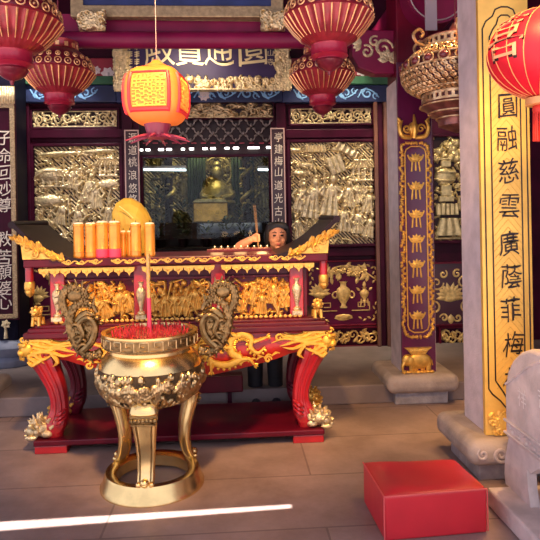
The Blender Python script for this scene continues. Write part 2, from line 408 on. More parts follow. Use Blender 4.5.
# ---- the hall name plaque: gilt carved border round dark blue ground
YP = YW-.42
x0, x1, z0, z1 = wrect(115, 289, 26, 90, YP)
t = thing('name_plaque', 'dark blue hall name plaque with gold characters and carved gilt border', 'plaque', ((x0+x1)/2, YP, z0))
MB().span(x0, x1, YP, YP+.06, z0, z1).build('panel', mat('ink_blue_panel', (.030, .016, .075), .5, 0, var=.2, vs=4), t, smooth=False)
rl = Relief(x0-.02, x1+.02, z0-.02, z1+.02, 300, 5); bw = .125
for i in range(620):
    s_ = rl.rng.random()
    if s_ < .3: px_, pz_ = x0+bw*rl.rng.random(), rl.rng.uniform(z0, z1)
    elif s_ < .6: px_, pz_ = x1-bw*rl.rng.random(), rl.rng.uniform(z0, z1)
    elif s_ < .9: px_, pz_ = rl.rng.uniform(x0, x1), z0+bw*rl.rng.random()
    else: px_, pz_ = rl.rng.uniform(x0, x1), z1-bw*rl.rng.random()
    if i % 3: rl.blob(px_, pz_, .040, .018, .035, rl.rng.random()*PI)
    else: rl.swirl(px_, pz_, .034, .04, .010, 1.2, rl.rng.random()*6, rl.rng.choice((-1, 1)))
for e in ((x0+.01, z0, x1-.01, z0), (x0+.01, z0, x0+.01, z1), (x1-.01, z0, x1-.01, z1)): rl.stroke([(e[0], e[1]), (e[2], e[3])], .016, .04)
for px in (130, 275): q = at(px, 38, YP); MB().tube([(q.x, YP+.05, q.z), (q.x, YW+.01, q.z)], .012, 8).build('wall_hook', black, t)
rl.to_mb(YP-.002, .006).build('carved_border', gold_pale, t, ang=180)
mb = MB()
ivory = mat('ivory_gold', (.82, .70, .42), .4, .4)
chars(t, '殿寶通圓', [at(px, 47.5, YP) for px in (159, 190, 219, 253)], .31, .40, YP-.006, ivory, .3, .04)
chars(t, '山寺', [at(270.5, 53+i*9, YP) for i in range(2)], .07, .07, YP-.006, ivory)
for px in (130, 137):
    for i in range(4):
        p = at(px, 47+i*7.5, YP)
        for k in range(3): mb.tube([(p.x-.025, YP-.004, p.z+.02-.02*k), (p.x+.025, YP-.004, p.z+.026-.02*k)], .006, 5, .4)
        mb.tube([(p.x, YP-.004, p.z+.035), (p.x-.004, YP-.004, p.z-.03)], .006, 5, .4)
mb.build('small_inscription', ivory, t, smooth=False)

# ---- big carved panels
def panel_thing(name, lab, cat, r, dep=.05, fw=.035, fm=dark_wood, bm_=black_wood, group=None):
    x0, x1, z0, z1 = r
    t = thing(name, lab, cat, ((x0+x1)/2, YW-.02, z0), group)
    MB().span(x0, x1, YW-.012, YW, z0, z1).build('ground', bm_, t, smooth=False)
    frame_mb(x0, x1, z0, z1, fw, YW-dep-.02, YW).build('frame', fm, t, smooth=False, bevel=.008); return t
def fill_dense(rl, n, smin=.5, hs=.022):
    for i in range(n):
        x, z = rl.rng.uniform(rl.x0, rl.x1), rl.rng.uniform(rl.z0, rl.z1); q = rl.rng.random()
        if q < .30: rl.blob(x, z, .05, .013, hs+rl.rng.random()*.01, rl.rng.uniform(-.9, .9))
        elif q < .55: rl.swirl(x, z, rl.rng.uniform(.025, .05), hs, .009, 1.3, rl.rng.random()*6, rl.rng.choice((-1, 1)))
        elif q < .8: rl.blob(x, z, .022, .022, hs)
        else: rl.stroke([(x, z), (x+rl.rng.uniform(-.1, .1), z+rl.rng.uniform(-.08, .08))], .009, hs)
def carved_left():
    r = wrect(36, 121, 147, 246); x0, x1, z0, z1 = r; w_, h_ = x1-x0, z1-z0
    t = panel_thing('gilded_relief', 'large gilded carved panel with dark frame behind the row of candles', 'carved panel', r)
    rl = Relief(x0, x1, z0, z1, 250, 11); rl.hatch(.004, .045)
    fill_dense(rl, 190)
    rl.tree(x0+.60*w_, z0+.30*h_, .30, 1.9, 3); rl.tree(x0+.35*w_, z0+.1*h_, .2, 2.2, 3); rl.tree(x0+.86*w_, z0+.45*h_, .2, 1.3, 3)
    for (u, v, ww, hh) in ((.18, .72, .34, .14), (.16, .46, .34, .12), (.86, .62, .25, .10), (.3, .93, .5, .05), (.75, .95, .4, .05)): rl.blob(x0+u*w_, z0+v*h_, ww*w_*.55, hh*h_*.6, .034, .05)
    rl.house(x0+.22*w_, z0+.60*h_, .26, .18); rl.house(x0+.86*w_, z0+.70*h_, .2, .2)
    for (u, v, k) in ((.44, .58, .24), (.62, .44, .30), (.72, .38, .28), (.30, .22, .26), (.5, .16, .28), (.85, .2, .26), (.13, .12, .22), (.68, .08, .22)): rl.person(x0+u*w_, z0+v*h_, k, rl.rng.uniform(-.2, .2))
    rl.H *= 1.9; rl.to_mb(YW-.013, .004).build('carving', gold_pale, t, ang=180)
def carved_right():
    r = wrect(290, 373, 143, 244); x0, x1, z0, z1 = r; w_, h_ = x1-x0, z1-z0
    t = panel_thing('gilded_relief', 'large gilded carved panel with dark frame behind the woman', 'carved panel', r)
    rl = Relief(x0, x1, z0, z1, 250, 21); rl.hatch(.004, .040)
    fill_dense(rl, 170)
    for (u, v) in ((.05, .93), (.2, .78), (.12, .7), (.6, .93)): rl.blob(x0+u*w_, z0+v*h_, .10, .035, .03, -.1)
    rl.rect(x0+.30*w_, z0+.94*h_, .24, .08, .03, 0, .2, 6); rl.rect(x0+.55*w_, z0+.78*h_, .17, .20, .038, .35, .12, 3); rl.rect(x0+.68*w_, z0+.92*h_, .26, .08, .034, -.5, .1, 4)
    rl.stroke([(x0+.14*w_, z0+.88*h_), (x0+.25*w_, z0+.86*h_), (x0+.29*w_, z0+.72*h_)], .013, .034)
    rl.house(x0+.86*w_, z0+.62*h_, .24, .24); rl.tree(x0+.93*w_, z0+.45*h_, .2, 1.9, 3); rl.tree(x0+.08*w_, z0+.3*h_, .2, 1.3, 3)
    for (u, v, k) in ((.25, .26, .42), (.47, .28, .44), (.12, .34, .3), (.70, .36, .28), (.83, .40, .26), (.92, .30, .26), (.64, .12, .3), (.80, .10, .28), (.36, .06, .26), (.1, .06, .26), (.93, .06, .26)): rl.person(x0+u*w_, z0+v*h_, k, rl.rng.uniform(-.2, .2))
    rl.H *= 1.9; rl.to_mb(YW-.013, .004).build('carving', gold_pale, t, ang=180)
carved_left(); carved_right()
def transom(r, lab, seed):
    x0, x1, z0, z1 = r; t = panel_thing('transom_panel', lab, 'carved panel', r, .03, .022)
    rl = Relief(x0, x1, z0, z1, 240, seed); zc, h = (z0+z1)/2, z1-z0; xc = (x0+x1)/2
    for sx in (-1, 1):
        for i in range(4):
            x = xc+sx*(.09+i*.105); rl.swirl(x, zc+.01*(-1)**i, h*.34, .022, .0085, 1.5, PI*(i % 2), sx); rl.stroke([(x, zc-h*.4), (x+sx*.05, zc+h*.4)], .007, .018)
            rl.blob(x+sx*.05, zc+h*.3*(-1)**i, .028, .012, .022, .5*sx); rl.blob(x+sx*.04, zc-h*.3*(-1)**i, .028, .012, .022, -.5*sx)
        for sz in (-1, 1): rl.stroke([(xc+sx*(x1-xc)*.97, zc+sz*h*.46), (xc+sx*(x1-xc)*.86, zc+sz*h*.40), (xc+sx*(x1-xc)*.93, zc)], .011, .022)
    for i in range(8): a = i*PI/4; rl.blob(xc+.035*math.cos(a), zc+.03*math.sin(a), .026, .012, .024, a)
    rl.stroke([(x0+.01, z1-.008), (x1-.01, z1-.008)], .008, .016); rl.stroke([(x0+.01, z0+.008), (x1-.01, z0+.008)], .008, .016)
    rl.to_mb(YW-.013, .004).build('carving', gold_pale, t, ang=180)
transom(wrect(33.5, 118, 111, 127.5), 'narrow pierced gilt transom panel above the left large carved panel', 31)
transom(wrect(290, 371, 108.5, 124), 'narrow pierced gilt transom panel above the right large carved panel', 32)

# ---- lacquer panels of the dado, with gilt still lifes
def vase(mb, c, h, y, r=.07, th=.02, prof=None):
    prof = prof or [(.45, 0), (.5, .04), (.3, .10), (.28, .16), (.75, .36), (1, .58), (.85, .72), (.4, .82), (.38, .92), (.6, 1.)]
    mb.lathe([(a*r, b*h) for a, b in prof], (c[0], y, c[1]), 16, 1, th/r)
def fret(mb, x, z, w_, h_, y, t_=.008, flip=1):
    P = [(0, 0), (w_, 0), (w_, h_), (.35*w_, h_), (.35*w_, .45*h_), (.7*w_, .45*h_)]
    for (a, b), (c, d) in zip(P[:-1], P[1:]): mb.span(x+flip*min(a, c)-t_/2, x+flip*max(a, c)+t_/2, y-.008, y, z+min(b, d)-t_/2, z+max(b, d)+t_/2) if flip > 0 else mb.span(x-max(a, c)-t_/2, x-min(a, c)+t_/2, y-.008, y, z+min(b, d)-t_/2, z+max(b, d)+t_/2)
def lacquer(r, lab, right=True):
    x0, x1, z0, z1 = r; t = panel_thing('lacquer_panel', lab, 'lacquer panel', r, .02, .02, maroon, plum)
    w_, h_ = x1-x0, z1-z0; y = YW-.014; mb = MB()
    def q(u, v): return x0+u*w_, z0+v*h_
    # tall ewer with blossom branch, flowerpot and tripod on a key-pattern ledge
    vase(mb, q(.50, .26), .30, y, .085); c = q(.50, .26); scroll(mb, (c[0]-.09, c[1]+.14), .05, 1, .9, y, .010); scroll(mb, (c[0]+.09, c[1]+.14), .05, 2, .9, y, .010, -1)
    vase(mb, q(.80, .36), .16, y, .055); c = q(.80, .36)
    for s_ in (-1, 0, 1): mb.tube([(c[0]+s_*.035, y, c[1]+.03), (c[0]+s_*.045, y, c[1]-.05)], .009, 6)
    leaf(mb, (c[0], c[1]+.15), .08, .02, 1.57, y, .01); leaf(mb, (c[0]-.05, c[1]+.12), .06, .015, 2.4, y, .01); leaf(mb, (c[0]+.05, c[1]+.12), .06, .015, .7, y, .01)
    vase(mb, q(.16, .38), .12, y, .075); c = q(.16, .50)
    for i in range(9): leaf(mb, (c[0], c[1]), .13, .022, i*PI/8, y, .01)
    br = smooth_path([q(.46, .80), q(.35, .90), q(.6, .94), q(.80, .84), q(.98, .70)], 6); mb.tube([(p.x, y, p.y) for p in [Vector((a[0], a[1], 0)) for a in br]], .009, 6, .6)
    rg = random.Random(7)
    for i in range(34): u = rg.uniform(.25, .95); leaf(mb, q(u, .86-.12*abs(u-.5)+rg.uniform(-.09, .1)), .085, .022, rg.uniform(0, 6.28), y, .012)
    for i in range(6): u = .3+.1*i; flower(mb, q(u, .86+rg.uniform(-.06, .06)), .045, y, 6, .014)
    for f, u in ((-1, .40), (1, .62)): a = q(u, .22); fret(mb, a[0], a[1], .20, .09, y, .009, f)
    leaf(mb, q(.36, .10), .22, .03, 0, y, .012); mb.ell((q(.5, .12)[0], y, q(.5, .12)[1]), (.10, .012, .03), 10, 6)
    for (u, v, sx, sz) in ((.95, .92, -1, -1), (.95, .08, -1, 1), (.05, .92, 1, -1), (.05, .08, 1, 1)):
        for k in range(4):
            a = q(u, v); leaf(mb, (a[0]+sx*.05*k, a[1]), .05, .012, (0 if sx > 0 else PI)+.5*(-1)**k, y, .008); leaf(mb, (a[0], a[1]+sz*.05*k), .05, .012, sz*PI/2+.5*(-1)**k, y, .008)
    mb.build('gilt_still_life', mat('lacquer_gilding', (.85, .54, .18), .4, .5, var=.25, vs=30), t)
lacquer(wrect(308, 378, 262, 324), 'plum lacquer dado panel painted with gilt vases right of the altar table')
lacquer(wrect(26, 100, 264, 328), 'plum lacquer dado panel with gilt vases behind the left end of the altar table', False)
def dado_strip(r, lab, seed):
    x0, x1, z0, z1 = r; t = panel_thing('dado_strip', lab, 'dado panel', r, .02, .02, maroon, dark_wood)
    rl = Relief(x0, x1, z0, z1, 240, seed); n = int((x1-x0)/.075); zc, h = (z0+z1)/2, z1-z0
    for i in range(n):
        x = x0+.05+i*.075
        rl.swirl(x, zc+h*.12*(-1)**i, h*.33, .016, .009, 1.2, i*1.3, (-1)**i); rl.blob(x+.03, zc-h*.2*(-1)**i, .032, .018, .02, .6*(-1)**i); rl.blob(x-.01, zc+h*.3*(-1)**i, .022, .012, .02, .9)
        if i % 3 == 0:
            for k in range(6): rl.blob(x+.026*math.cos(k), zc+.026*math.sin(k), .018, .018, .022)
    rl.to_mb(YW-.013, .004).build('carving', mat('lacquer_gilding', (.62, .40, .16)), t, ang=180)
dado_strip(wrect(322, 380, 328, 345), 'long low gilt scroll panel at the foot of the wall right of the altar table', 41)
dado_strip(wrect(440, 520, 327, 344), 'low gilt scroll panel at the foot of the wall between the two right columns', 42)
dado_strip(wrect(24, 100, 333, 349), 'low gilt scroll panel at the foot of the wall behind the left table leg', 43)
# bay between the two right-hand columns
def vase_bay():
    r = wrect(432, 500, 137, 240); x0, x1, z0, z1 = r; w_, h_ = x1-x0, z1-z0
    t = panel_thing('gilded_relief', 'tall gilt panel carved with a flower vase between the two right columns', 'carved panel', r, .04, .03)
    rl = Relief(x0, x1, z0, z1, 200, 51); 
    xc = x0+.17*w_
    rl.blob(xc+.02, z0+.62*h_, .125, .10, .035); rl.rect(xc+.02, z0+.66*h_, .22, .022, .040); rl.rect(xc+.02, z0+.58*h_, .20, .018, .040); rl.rect(xc+.02, z0+.74*h_, .11, .07, .034); rl.rect(xc+.02, z0+.785*h_, .15, .022, .04); rl.rect(xc+.02, z0+.48*h_, .12, .12, .035); rl.rect(xc+.02, z0+.40*h_, .17, .06, .04); rl.rect(xc+.03, z0+.30*h_, .26, .13, .03, 0, .1, 5)
    rl.rect(xc+.04, z0+.13*h_, .26, .20, .045, 0, .05, 3, .25)
    for (u, v) in ((.30, .17), (.62, .17)):
        X, Z = x0+u*w_, z0+v*h_
    def key(u, v, s_, f):
        X, Z = x0+u*w_, z0+v*h_
        rl_pts = [(0, 0), (.15, 0), (.15, .2), (0, .2), (0, .09), (.08, .09), (.08, .14)]
        rl.stroke([(X+f*a*s_, Z+b*s_) for a, b in rl_pts], .014, .026)
    key(.38, .20, 1.3, 1); key(.36, .03, 1.0, 1)
    rl.stroke([(x0+.02, z0+.02*h_), (x1-.02, z0+.02*h_)], .018, .03)
    for i in range(60):
        a, d = rl.rng.uniform(0, PI), rl.rng.uniform(.05, .22); rl.blob(xc+.1+d*1.3*math.cos(a), z0+.78*h_+d*math.sin(a)*1.0, .045, .018, .03+rl.rng.random()*.015, rl.rng.random()*PI)
    for i in range(7): rl.blob(xc+rl.rng.uniform(-.06, .22), z0+.76*h_+rl.rng.uniform(0, .24)*h_, .05, .05, .045)
    for i in range(9): a = .2+i*.16; rl.stroke([(x0+.42*w_, z0+.36*h_), (x0+.42*w_+.26*math.cos(a), z0+.36*h_+.22*math.sin(a))], .012, .03)
    rl.swirl(x0+.48*w_, z0+.80*h_, .13, .03, .014, 1.1, .5); rl.blob(x0+.47*w_, z0+.68*h_, .055, .085, .036)
    fill_dense(rl, 150)
    for i in range(30): rl.swirl(x0+rl.rng.uniform(.4, 1)*w_, z0+rl.rng.uniform(.3, .98)*h_, .05, .024, .011, 1.2, i, rl.rng.choice((-1, 1)))
    rl.to_mb(YW-.013, .004).build('carving', mat('olive_gilding', (.60, .47, .22), .38, .65, var=.25, vs=25, bump=.2), t, ang=180)
    r = wrect(434, 506, 263, 323); x0, x1, z0, z1 = r; w_, h_ = x1-x0, z1-z0
    t = panel_thing('lacquer_panel', 'maroon lacquer dado panel with gilt lotus scrolls between the two right columns', 'lacquer panel', r, .02, .02, maroon, mat('deep_maroon', (.06, .003, .012), .35, 0, coat=.4))
    mb = MB(); y = YW-.014; xc, zc = x0+.22*w_, z0+.45*h_
    for s_ in (-1, 1):
        for (dx, dz, rr, tn, a0) in ((.16, .16, .085, 1.3, 0), (.19, -.12, .075, 1.3, 2), (.08, .26, .05, 1.2, 1), (.08, -.24, .05, 1.2, 3), (.34, .02, .13, .9, 1.2), (.42, .22, .06, 1.2, 0), (.42, -.2, .06, 1.2, 1)): scroll(mb, (xc+s_*dx, zc+dz), rr, a0, tn, y, .013, s_)
        for k in range(5): leaf(mb, (xc, zc), .17, .032, (PI/2)+s_*(.25+k*.36), y, .014)
        leaf(mb, (xc+s_*.28, zc-.18), .14, .035, -1+(s_ < 0)*(-1), y, .012); leaf(mb, (xc+s_*.26, zc+.2), .12, .03, 1+(s_ < 0)*1.1, y, .012)
    leaf(mb, (xc-.1, zc-.03), .2, .03, 0, y, .014); leaf(mb, (xc, zc-.2), .12, .04, -PI/2, y, .012)
    mb.build('gilt_scroll', mat('lacquer_gilding', (.62, .40, .16)), t)
vase_bay()

# ---- upright couplet boards either side of the shrine
def thin_board(px0, px1, py0, py1, text, pys, lab):
    Y = YW-.09; x0, x1, z0, z1 = wrect(px0, px1, py0, py1, Y)
    t = thing('couplet_board', lab, 'couplet board', ((x0+x1)/2, Y, z0))
    MB().span(x0, x1, Y, Y+.03, z0, z1).build('panel', mat('brown_black_board', (.035, .010, .012), .4, 0, var=.3, coat=.2), t, smooth=False)
    frame_mb(x0+.012, x1-.012, z0+.012, z1-.012, .012, Y-.012, Y+.02).build('border', mat('pinkish_gilt_edge', (.62, .40, .33), .45, .3), t, smooth=False)
    chars(t, text, [at((px0+px1)/2, py, Y) for py in pys], .092, .105, Y-.004, mat('faded_gilt_ink', (.78, .66, .50), .45, .3))
thin_board(125.5, 140, 130, 262, '源道桃浪悠悠', (138, 150, 162, 175, 188, 199), 'narrow brown couplet board with gilt characters left of the shrine glass')
thin_board(271.5, 285.5, 128, 262, '亭建梅山道光古山', (137, 149, 161, 172, 185, 198, 211, 223), 'narrow brown couplet board with gilt characters right of the shrine glass')
# ------------------------------------------------------------------ shrine behind glass
ND = 7.9
n_ = MB(); n_.span(NX0-.6, NX0-.5, YW+.15, ND, .9, 3.2); n_.span(NX1+.5, NX1+.6, YW+.15, ND, .9, 3.2); n_.span(NX0-.6, NX1+.6, ND, ND+.1, .9, 3.2); n_.span(NX0-.6, NX1+.6, YW+.15, ND, .9, NZ0); n_.span(NX0-.6, NX1+.6, YW+.15, ND, 3.1, 3.2)
n_.span(NX0-.6, NX0, YW+.14, YW+.16, .9, 3.2); n_.span(NX1, NX1+.6, YW+.14, YW+.16, .9, 3.2)
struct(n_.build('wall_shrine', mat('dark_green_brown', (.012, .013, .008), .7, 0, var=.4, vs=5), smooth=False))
zg = at(205, 154, YW).z
gm = bpy.data.materials.new('shrine_glass'); gm.use_nodes = True; nt = gm.node_tree; nt.nodes.clear()
o_ = nt.nodes.new('ShaderNodeOutputMaterial'); mx = nt.nodes.new('ShaderNodeMixShader'); tr_ = nt.nodes.new('ShaderNodeBsdfTransparent'); gl = nt.nodes.new('ShaderNodeBsdfGlossy'); fr = nt.nodes.new('ShaderNodeFresnel')
tr_.inputs[0].default_value = (.86, .9, .86, 1); gl.inputs['Roughness'].default_value = .02; fr.inputs[0].default_value = 1.28
nt.links.new(fr.outputs[0], mx.inputs[0]); nt.links.new(tr_.outputs[0], mx.inputs[1]); nt.links.new(gl.outputs[0], mx.inputs[2]); nt.links.new(mx.outputs[0], o_.inputs[0])
t = thing('shrine_window', 'large glass front of the central shrine with dark bracketed eaves above', 'shrine window', ((NX0+NX1)/2, YW, NZ0), kind='thing')
MB().span(NX0, NX1, YW+.06, YW+.066, NZ0, zg).build('glass_pane', gm, t, smooth=False)
f = frame_mb(NX0+.03, NX1-.03, NZ0+.03, zg-.03, .03, YW+.03, YW+.1); f.build('frame', dark_wood, t, smooth=False, bevel=.004)
x0, x1, z0, z1 = wrect(141, 272, 118, 155)
MB().span(NX0, NX1, YW+.02, YW+.1, zg, NZ1+.02).build('eave_board', black_wood, t, smooth=False)
mb = MB(); rg = random.Random(9)
grey_car = mat('tarnished_silver_gilt', (.22, .18, .17), .45, .4, var=.35, vs=20)
for row, (py, st) in enumerate(((124, 15.0), (132, 15.0), (139, 15.0))):
    k = 0
    px = 146+(7.5 if row % 2 else 0)
    while px < 271 and row < 3:
        p = at(px, py, YW)
        for s_ in (-1, 1):
            mb.tube([(p.x, YW-.02, p.z-.035), (p.x+s_*.035, YW-.04, p.z-.005), (p.x+s_*.05, YW-.05, p.z+.035)], [.008, .008, .005], 6); leaf(mb, (p.x+s_*.03, p.z+.02), .05, .014, s_*.4+(s_ < 0)*PI, YW-.05, .01)
        mb.ell((p.x, YW-.05, p.z-.02), (.016, .02, .022), 8, 6); px += st
mb.build('eave_bracket', grey_car, t)
mb = MB()
for i in range(14): p = at(146+i*9.6, 143.5, YW); mb.box((p.x, YW-.03, p.z), (.055, .02, .012))
mb.build('eave_tassel_row', red_paint, t)
# gilt carved board under the blue lintel
x0, x1, z0, z1 = wrect(141, 273, 104, 119)
t2 = panel_thing('carved_lintel', 'dark gilt carved lintel board above the shrine glass', 'carved panel', (x0, x1, z0, z1), .05, .012)
rl = Relief(x0, x1, z0, z1, 300, 61)
for i in range(120):
    x = rl.rng.uniform(x0, x1); z = rl.rng.uniform(z0, z1)
    if i % 2: rl.swirl(x, z, .045, .03, .011, 1.2, i, rl.rng.choice((-1, 1)))
    else: rl.blob(x, z, .05, .02, .035, rl.rng.uniform(-.6, .6))
rl.stroke([(x0, z0+.012), (x1, z0+.012)], .014, .03)
rl.to_mb(YW-.013, .005).build('carving', mat('dull_gilding', (.44, .32, .17), .4, .7, var=.3, vs=20), t2, ang=180)
# row of little lamps below the eaves
bulb = mat('lamp_white', (1, 1, 1), .4, emit=(1, .97, .9), es=5)
first = None
for i, (px, w_) in enumerate(((141.5, .03), (148, .05), (161, .06), (169, .06), (183, .04), (191.5, .05), (205, .055), (213, .06), (227, .05), (236, .065), (253.5, .13), (268.5, .05))):
    p = at(px, 150-.02*(px-140), YW-.05)
    t = thing('eave_lamp', 'small white lamp of the row glowing under the shrine eaves', 'lamp', (p.x, YW-.05, p.z), 'lamps under the shrine eaves')
    MB().box((0, 0, 0), (w_, .03, .024)).build('bulb', bulb, t, local=True, bevel=.008); MB().span(-w_/2-.004, w_/2+.004, -.012, .06, .012, .026).build('lamp_holder', dark_wood, t, local=True, smooth=False)
tub = mat('tube_white', (1, 1, 1), .4, emit=(.72, .86, 1), es=4.5)
for px0, px1, py, lab in ((141, 186, 170, 'bluish fluorescent tube shining through the left of the shrine glass'), (264, 275, 170, 'short bluish fluorescent tube shining at the right of the shrine glass')):
    a, b = at(px0-6, py-.4, YW+.35), at(px1, py, YW+.35); t = thing('fluorescent_lamp', lab, 'lamp', (a.x, a.y, a.z))
    MB().tube([a, b], .012, 10).build('tube', tub, t); MB().span(a.x, b.x, a.y-.02, a.y+.03, a.z+.012, a.z+.04).build('fitting', white_paint, t, smooth=False)
    MB().tube([((a.x+b.x)/2, a.y, a.z+.04), ((a.x+b.x)/2, a.y, 3.1)], .006, 6).build('hanger', black, t)
lamp('shrine_fill', 'AREA', ((NX0+NX1)/2, YW+.75, 2.95), 13, (1, .84, .46), target=((NX0+NX1)/2, YW+.95, 1.4), size=.6)  # unseen area light added so the shrine interior shows behind the glass
# what stands in the shrine
SY = YW+.95
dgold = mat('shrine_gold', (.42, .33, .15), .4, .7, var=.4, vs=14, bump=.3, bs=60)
p = at(214, 236, SY); zt = at(214, 222, SY-.36).z
t = thing('shrine_table', 'dark table inside the shrine with a pale blue cloth hem', 'table', (p.x, SY, NZ0)); MB().span(NX0-.2, NX1+.2, SY-.35, SY+.32, NZ0, zt).build('table_body', black_wood, t, smooth=False, bevel=.01); ZF = 1.30; MB().span(NX0-.2, NX1+.2, SY-.75, SY-.36, NZ0, ZF).build('front_ledge', black_wood, t, smooth=False, bevel=.01)
x0, x1, z0, z1 = wrect(200, 262, 223, 233, SY-.36); 
mb = MB(); k = 24
mb.add([(x0+(x1-x0)*i/k, SY-.365-.008*math.sin(i*1.7), z) for z in (z0, z1) for i in range(k+1)], [(i, i+1, i+k+2, i+k+1) for i in range(k)]); o = mb.build('table_cloth', mat('pale_blue_cloth', (.34, .38, .55), .7, 0, var=.2), t); md = o.modifiers.new('thick', 'SOLIDIFY'); md.thickness = .006
p = at(212, 219, SY-.1)
t = thing('offering_chest', 'golden chest glowing inside the shrine behind the glass', 'chest', (p.x, SY-.1, zt))
x0, x1, z0, z1 = wrect(194, 228, 203, 219, SY-.2)
MB().span(x0, x1, SY-.33, SY-.15, zt, z1).build('chest_body', mat('amber_gold', (.75, .42, .10), .4, .6, var=.3, vs=12), t, smooth=False, bevel=.012)
mb = MB(); mb.plate([(x0-.02, z1), (x1+.02, z1), (x1-.04, z1+.05), (x0+.04, z1+.05)], SY-.345, SY-.135); mb.build('chest_lid', dgold, t, smooth=False, bevel=.008)
mb = MB()
for i in range(5): scroll(mb, (x0+.04+i*(x1-x0-.08)/4, (zt+z1)/2), .04, i, 1.3, SY-.334, .008)
mb.build('chest_ornament', gold, t)
# carved gilt screen closing the back of the shrine
t = thing('carved_screen', 'dim gilt carved screen across the back of the shrine', 'carved screen', ((NX0+NX1)/2, ND-.05, NZ0))
MB().span(NX0-.4, NX1+.4, ND-.04, ND-.005, NZ0, 3.05).build('ground', black_wood, t, smooth=False)
rl = Relief(NX0-.4, NX1+.4, 1.55, 3.05, 260, 77); rl.hatch(.008, .05); fill_dense(rl, 260, hs=.03)
for k in range(9): rl.tree(rl.rng.uniform(NX0, NX1), rl.rng.uniform(1.6, 2.5), .2, rl.rng.uniform(.8, 2.2), 3)
for k in range(12): rl.person(rl.rng.uniform(NX0, NX1), rl.rng.uniform(1.6, 2.7), .28)
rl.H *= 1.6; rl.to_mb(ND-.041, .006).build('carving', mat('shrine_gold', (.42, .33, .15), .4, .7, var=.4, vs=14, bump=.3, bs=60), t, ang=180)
# seated statue with halo
p = at(218, 200, SY+.25); sx, sz = p.x, zt
t = thing('seated_statue', 'dim golden seated statue with a round halo in the middle of the shrine', 'statue', (sx, SY+.12, zt))
mb = MB(); yy = SY+.12
mb.lathe([(.22, 0), (.26, .05), (.22, .10), (.20, .14), (.24, .18)], (sx, yy, sz), 24, 1, .75); mb.ell((sx, yy-.03, sz+.24), (.24, .16, .09)); mb.lathe([(.15, .2), (.17, .32), (.165, .42), (.10, .5), (.05, .54), (.045, .57)], (sx, yy, sz), 20, 1, .7)
mb.ell((sx, yy-.01, sz+.64), (.075, .08, .095)); mb.ell((sx, yy, sz+.74), (.055, .055, .05))
for s_ in (-1, 1): mb.tube(smooth_path([(sx+s_*.15, yy, sz+.46), (sx+s_*.19, yy-.03, sz+.34), (sx+s_*.05, yy-.15, sz+.29)], 4), .045, 8)
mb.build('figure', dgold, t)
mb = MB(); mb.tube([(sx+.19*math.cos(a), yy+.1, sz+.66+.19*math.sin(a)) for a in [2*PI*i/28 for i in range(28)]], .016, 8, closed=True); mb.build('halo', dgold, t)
# dark green hangings and gilt dragon posts
hang = mat('green_hanging', (.05, .085, .045), .7, 0, var=.5, vs=9)
for (a, b, lab) in ((188, 206, 'dark green hanging left of the seated statue'), (232, 254, 'dark green hanging right of the seated statue')):
    x0, x1, z0, z1 = wrect(a, b, 166, 204, SY+.1); t = thing('shrine_hanging', lab, 'hanging', ((x0+x1)/2, SY+.1, z0)); mb = MB(); k = 30
    mb.add([(x0+(x1-x0)*i/k, SY+.1-.02*math.sin(i*1.25), z) for z in (z0, z1+.6) for i in range(k+1)], [(i, i+1, i+k+2, i+k+1) for i in range(k)]); o = mb.build('cloth', hang, t); md = o.modifiers.new('thick', 'SOLIDIFY'); md.thickness = .008
    MB().span(x0-.02, x1+.02, SY+.07, SY+.13, z1+.58, z1+.61).build('rod', dgold, t, smooth=False)
for px, lab in ((169, 'gilt post wound with carving at the left of the shrine'), (247, 'gilt post wound with carving at the right of the shrine')):
    p = at(px, 200, SY-.15); t = thing('dragon_post', lab, 'post', (p.x, p.y, zt)); MB().lathe([(.05, 0), (.05, 1.5)], (p.x, p.y, zt), 16).build('shaft', black_wood, t)
    mb = MB(); rg = random.Random(int(px)); P = [(p.x+.062*math.cos(a), p.y+.062*math.sin(a), zt+.12+a*.045) for a in np.linspace(0, 26, 120)]; mb.tube(P, .028, 7)
    for i in range(60): a = rg.uniform(0, 6.3); mb.ell((p.x+.075*math.cos(a), p.y+.075*math.sin(a), zt+.15+rg.random()*1.2), (.028, .028, .018), 6, 4)
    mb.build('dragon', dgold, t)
foli = mat('dark_foliage', (.022, .04, .018), .6, 0, var=.5, vs=20)
for i, (px, lab) in enumerate(((160, 'dark leafy potted plant at the left end inside the shrine'), (183, 'second dark leafy potted plant from the left inside the shrine'), (206, 'low dark potted plant before the golden chest in the shrine'), (226, 'dark potted plant at the right of the golden chest in the shrine'), (243, 'dark potted plant nearest the right couplet board in the shrine'))):
    p = at(px, 235, SY-.56); hh = (.62, .42, .16, .22, .36)[i]; t = thing('potted_plant', lab, 'plant', (p.x, p.y, ZF))
    MB().lathe([(.04, 0), (.06, .09), (.065, .10)], (p.x, p.y, ZF), 14).build('pot', black_wood, t)
    mb = MB(); rg = random.Random(i)
    for k in range(int(220*hh)+40):
        a, e = rg.uniform(0, 6.3), rg.uniform(.1, 1); c = Vector((p.x+.10*e*math.cos(a)*(1.2-e*.4), p.y+.06*e*math.sin(a), ZF+.12+hh*rg.random()))
        d = Vector((math.cos(a), math.sin(a)*.6, rg.uniform(-.2, .9))).normalized()*.07; s_ = d.cross(Vector((0, 0, 1))).normalized()*.016
        mb.add([c, c+d*.5+s_, c+d, c+d*.5-s_], [(0, 1, 2, 3)])
    mb.build('leaves', foli, t, smooth=False)

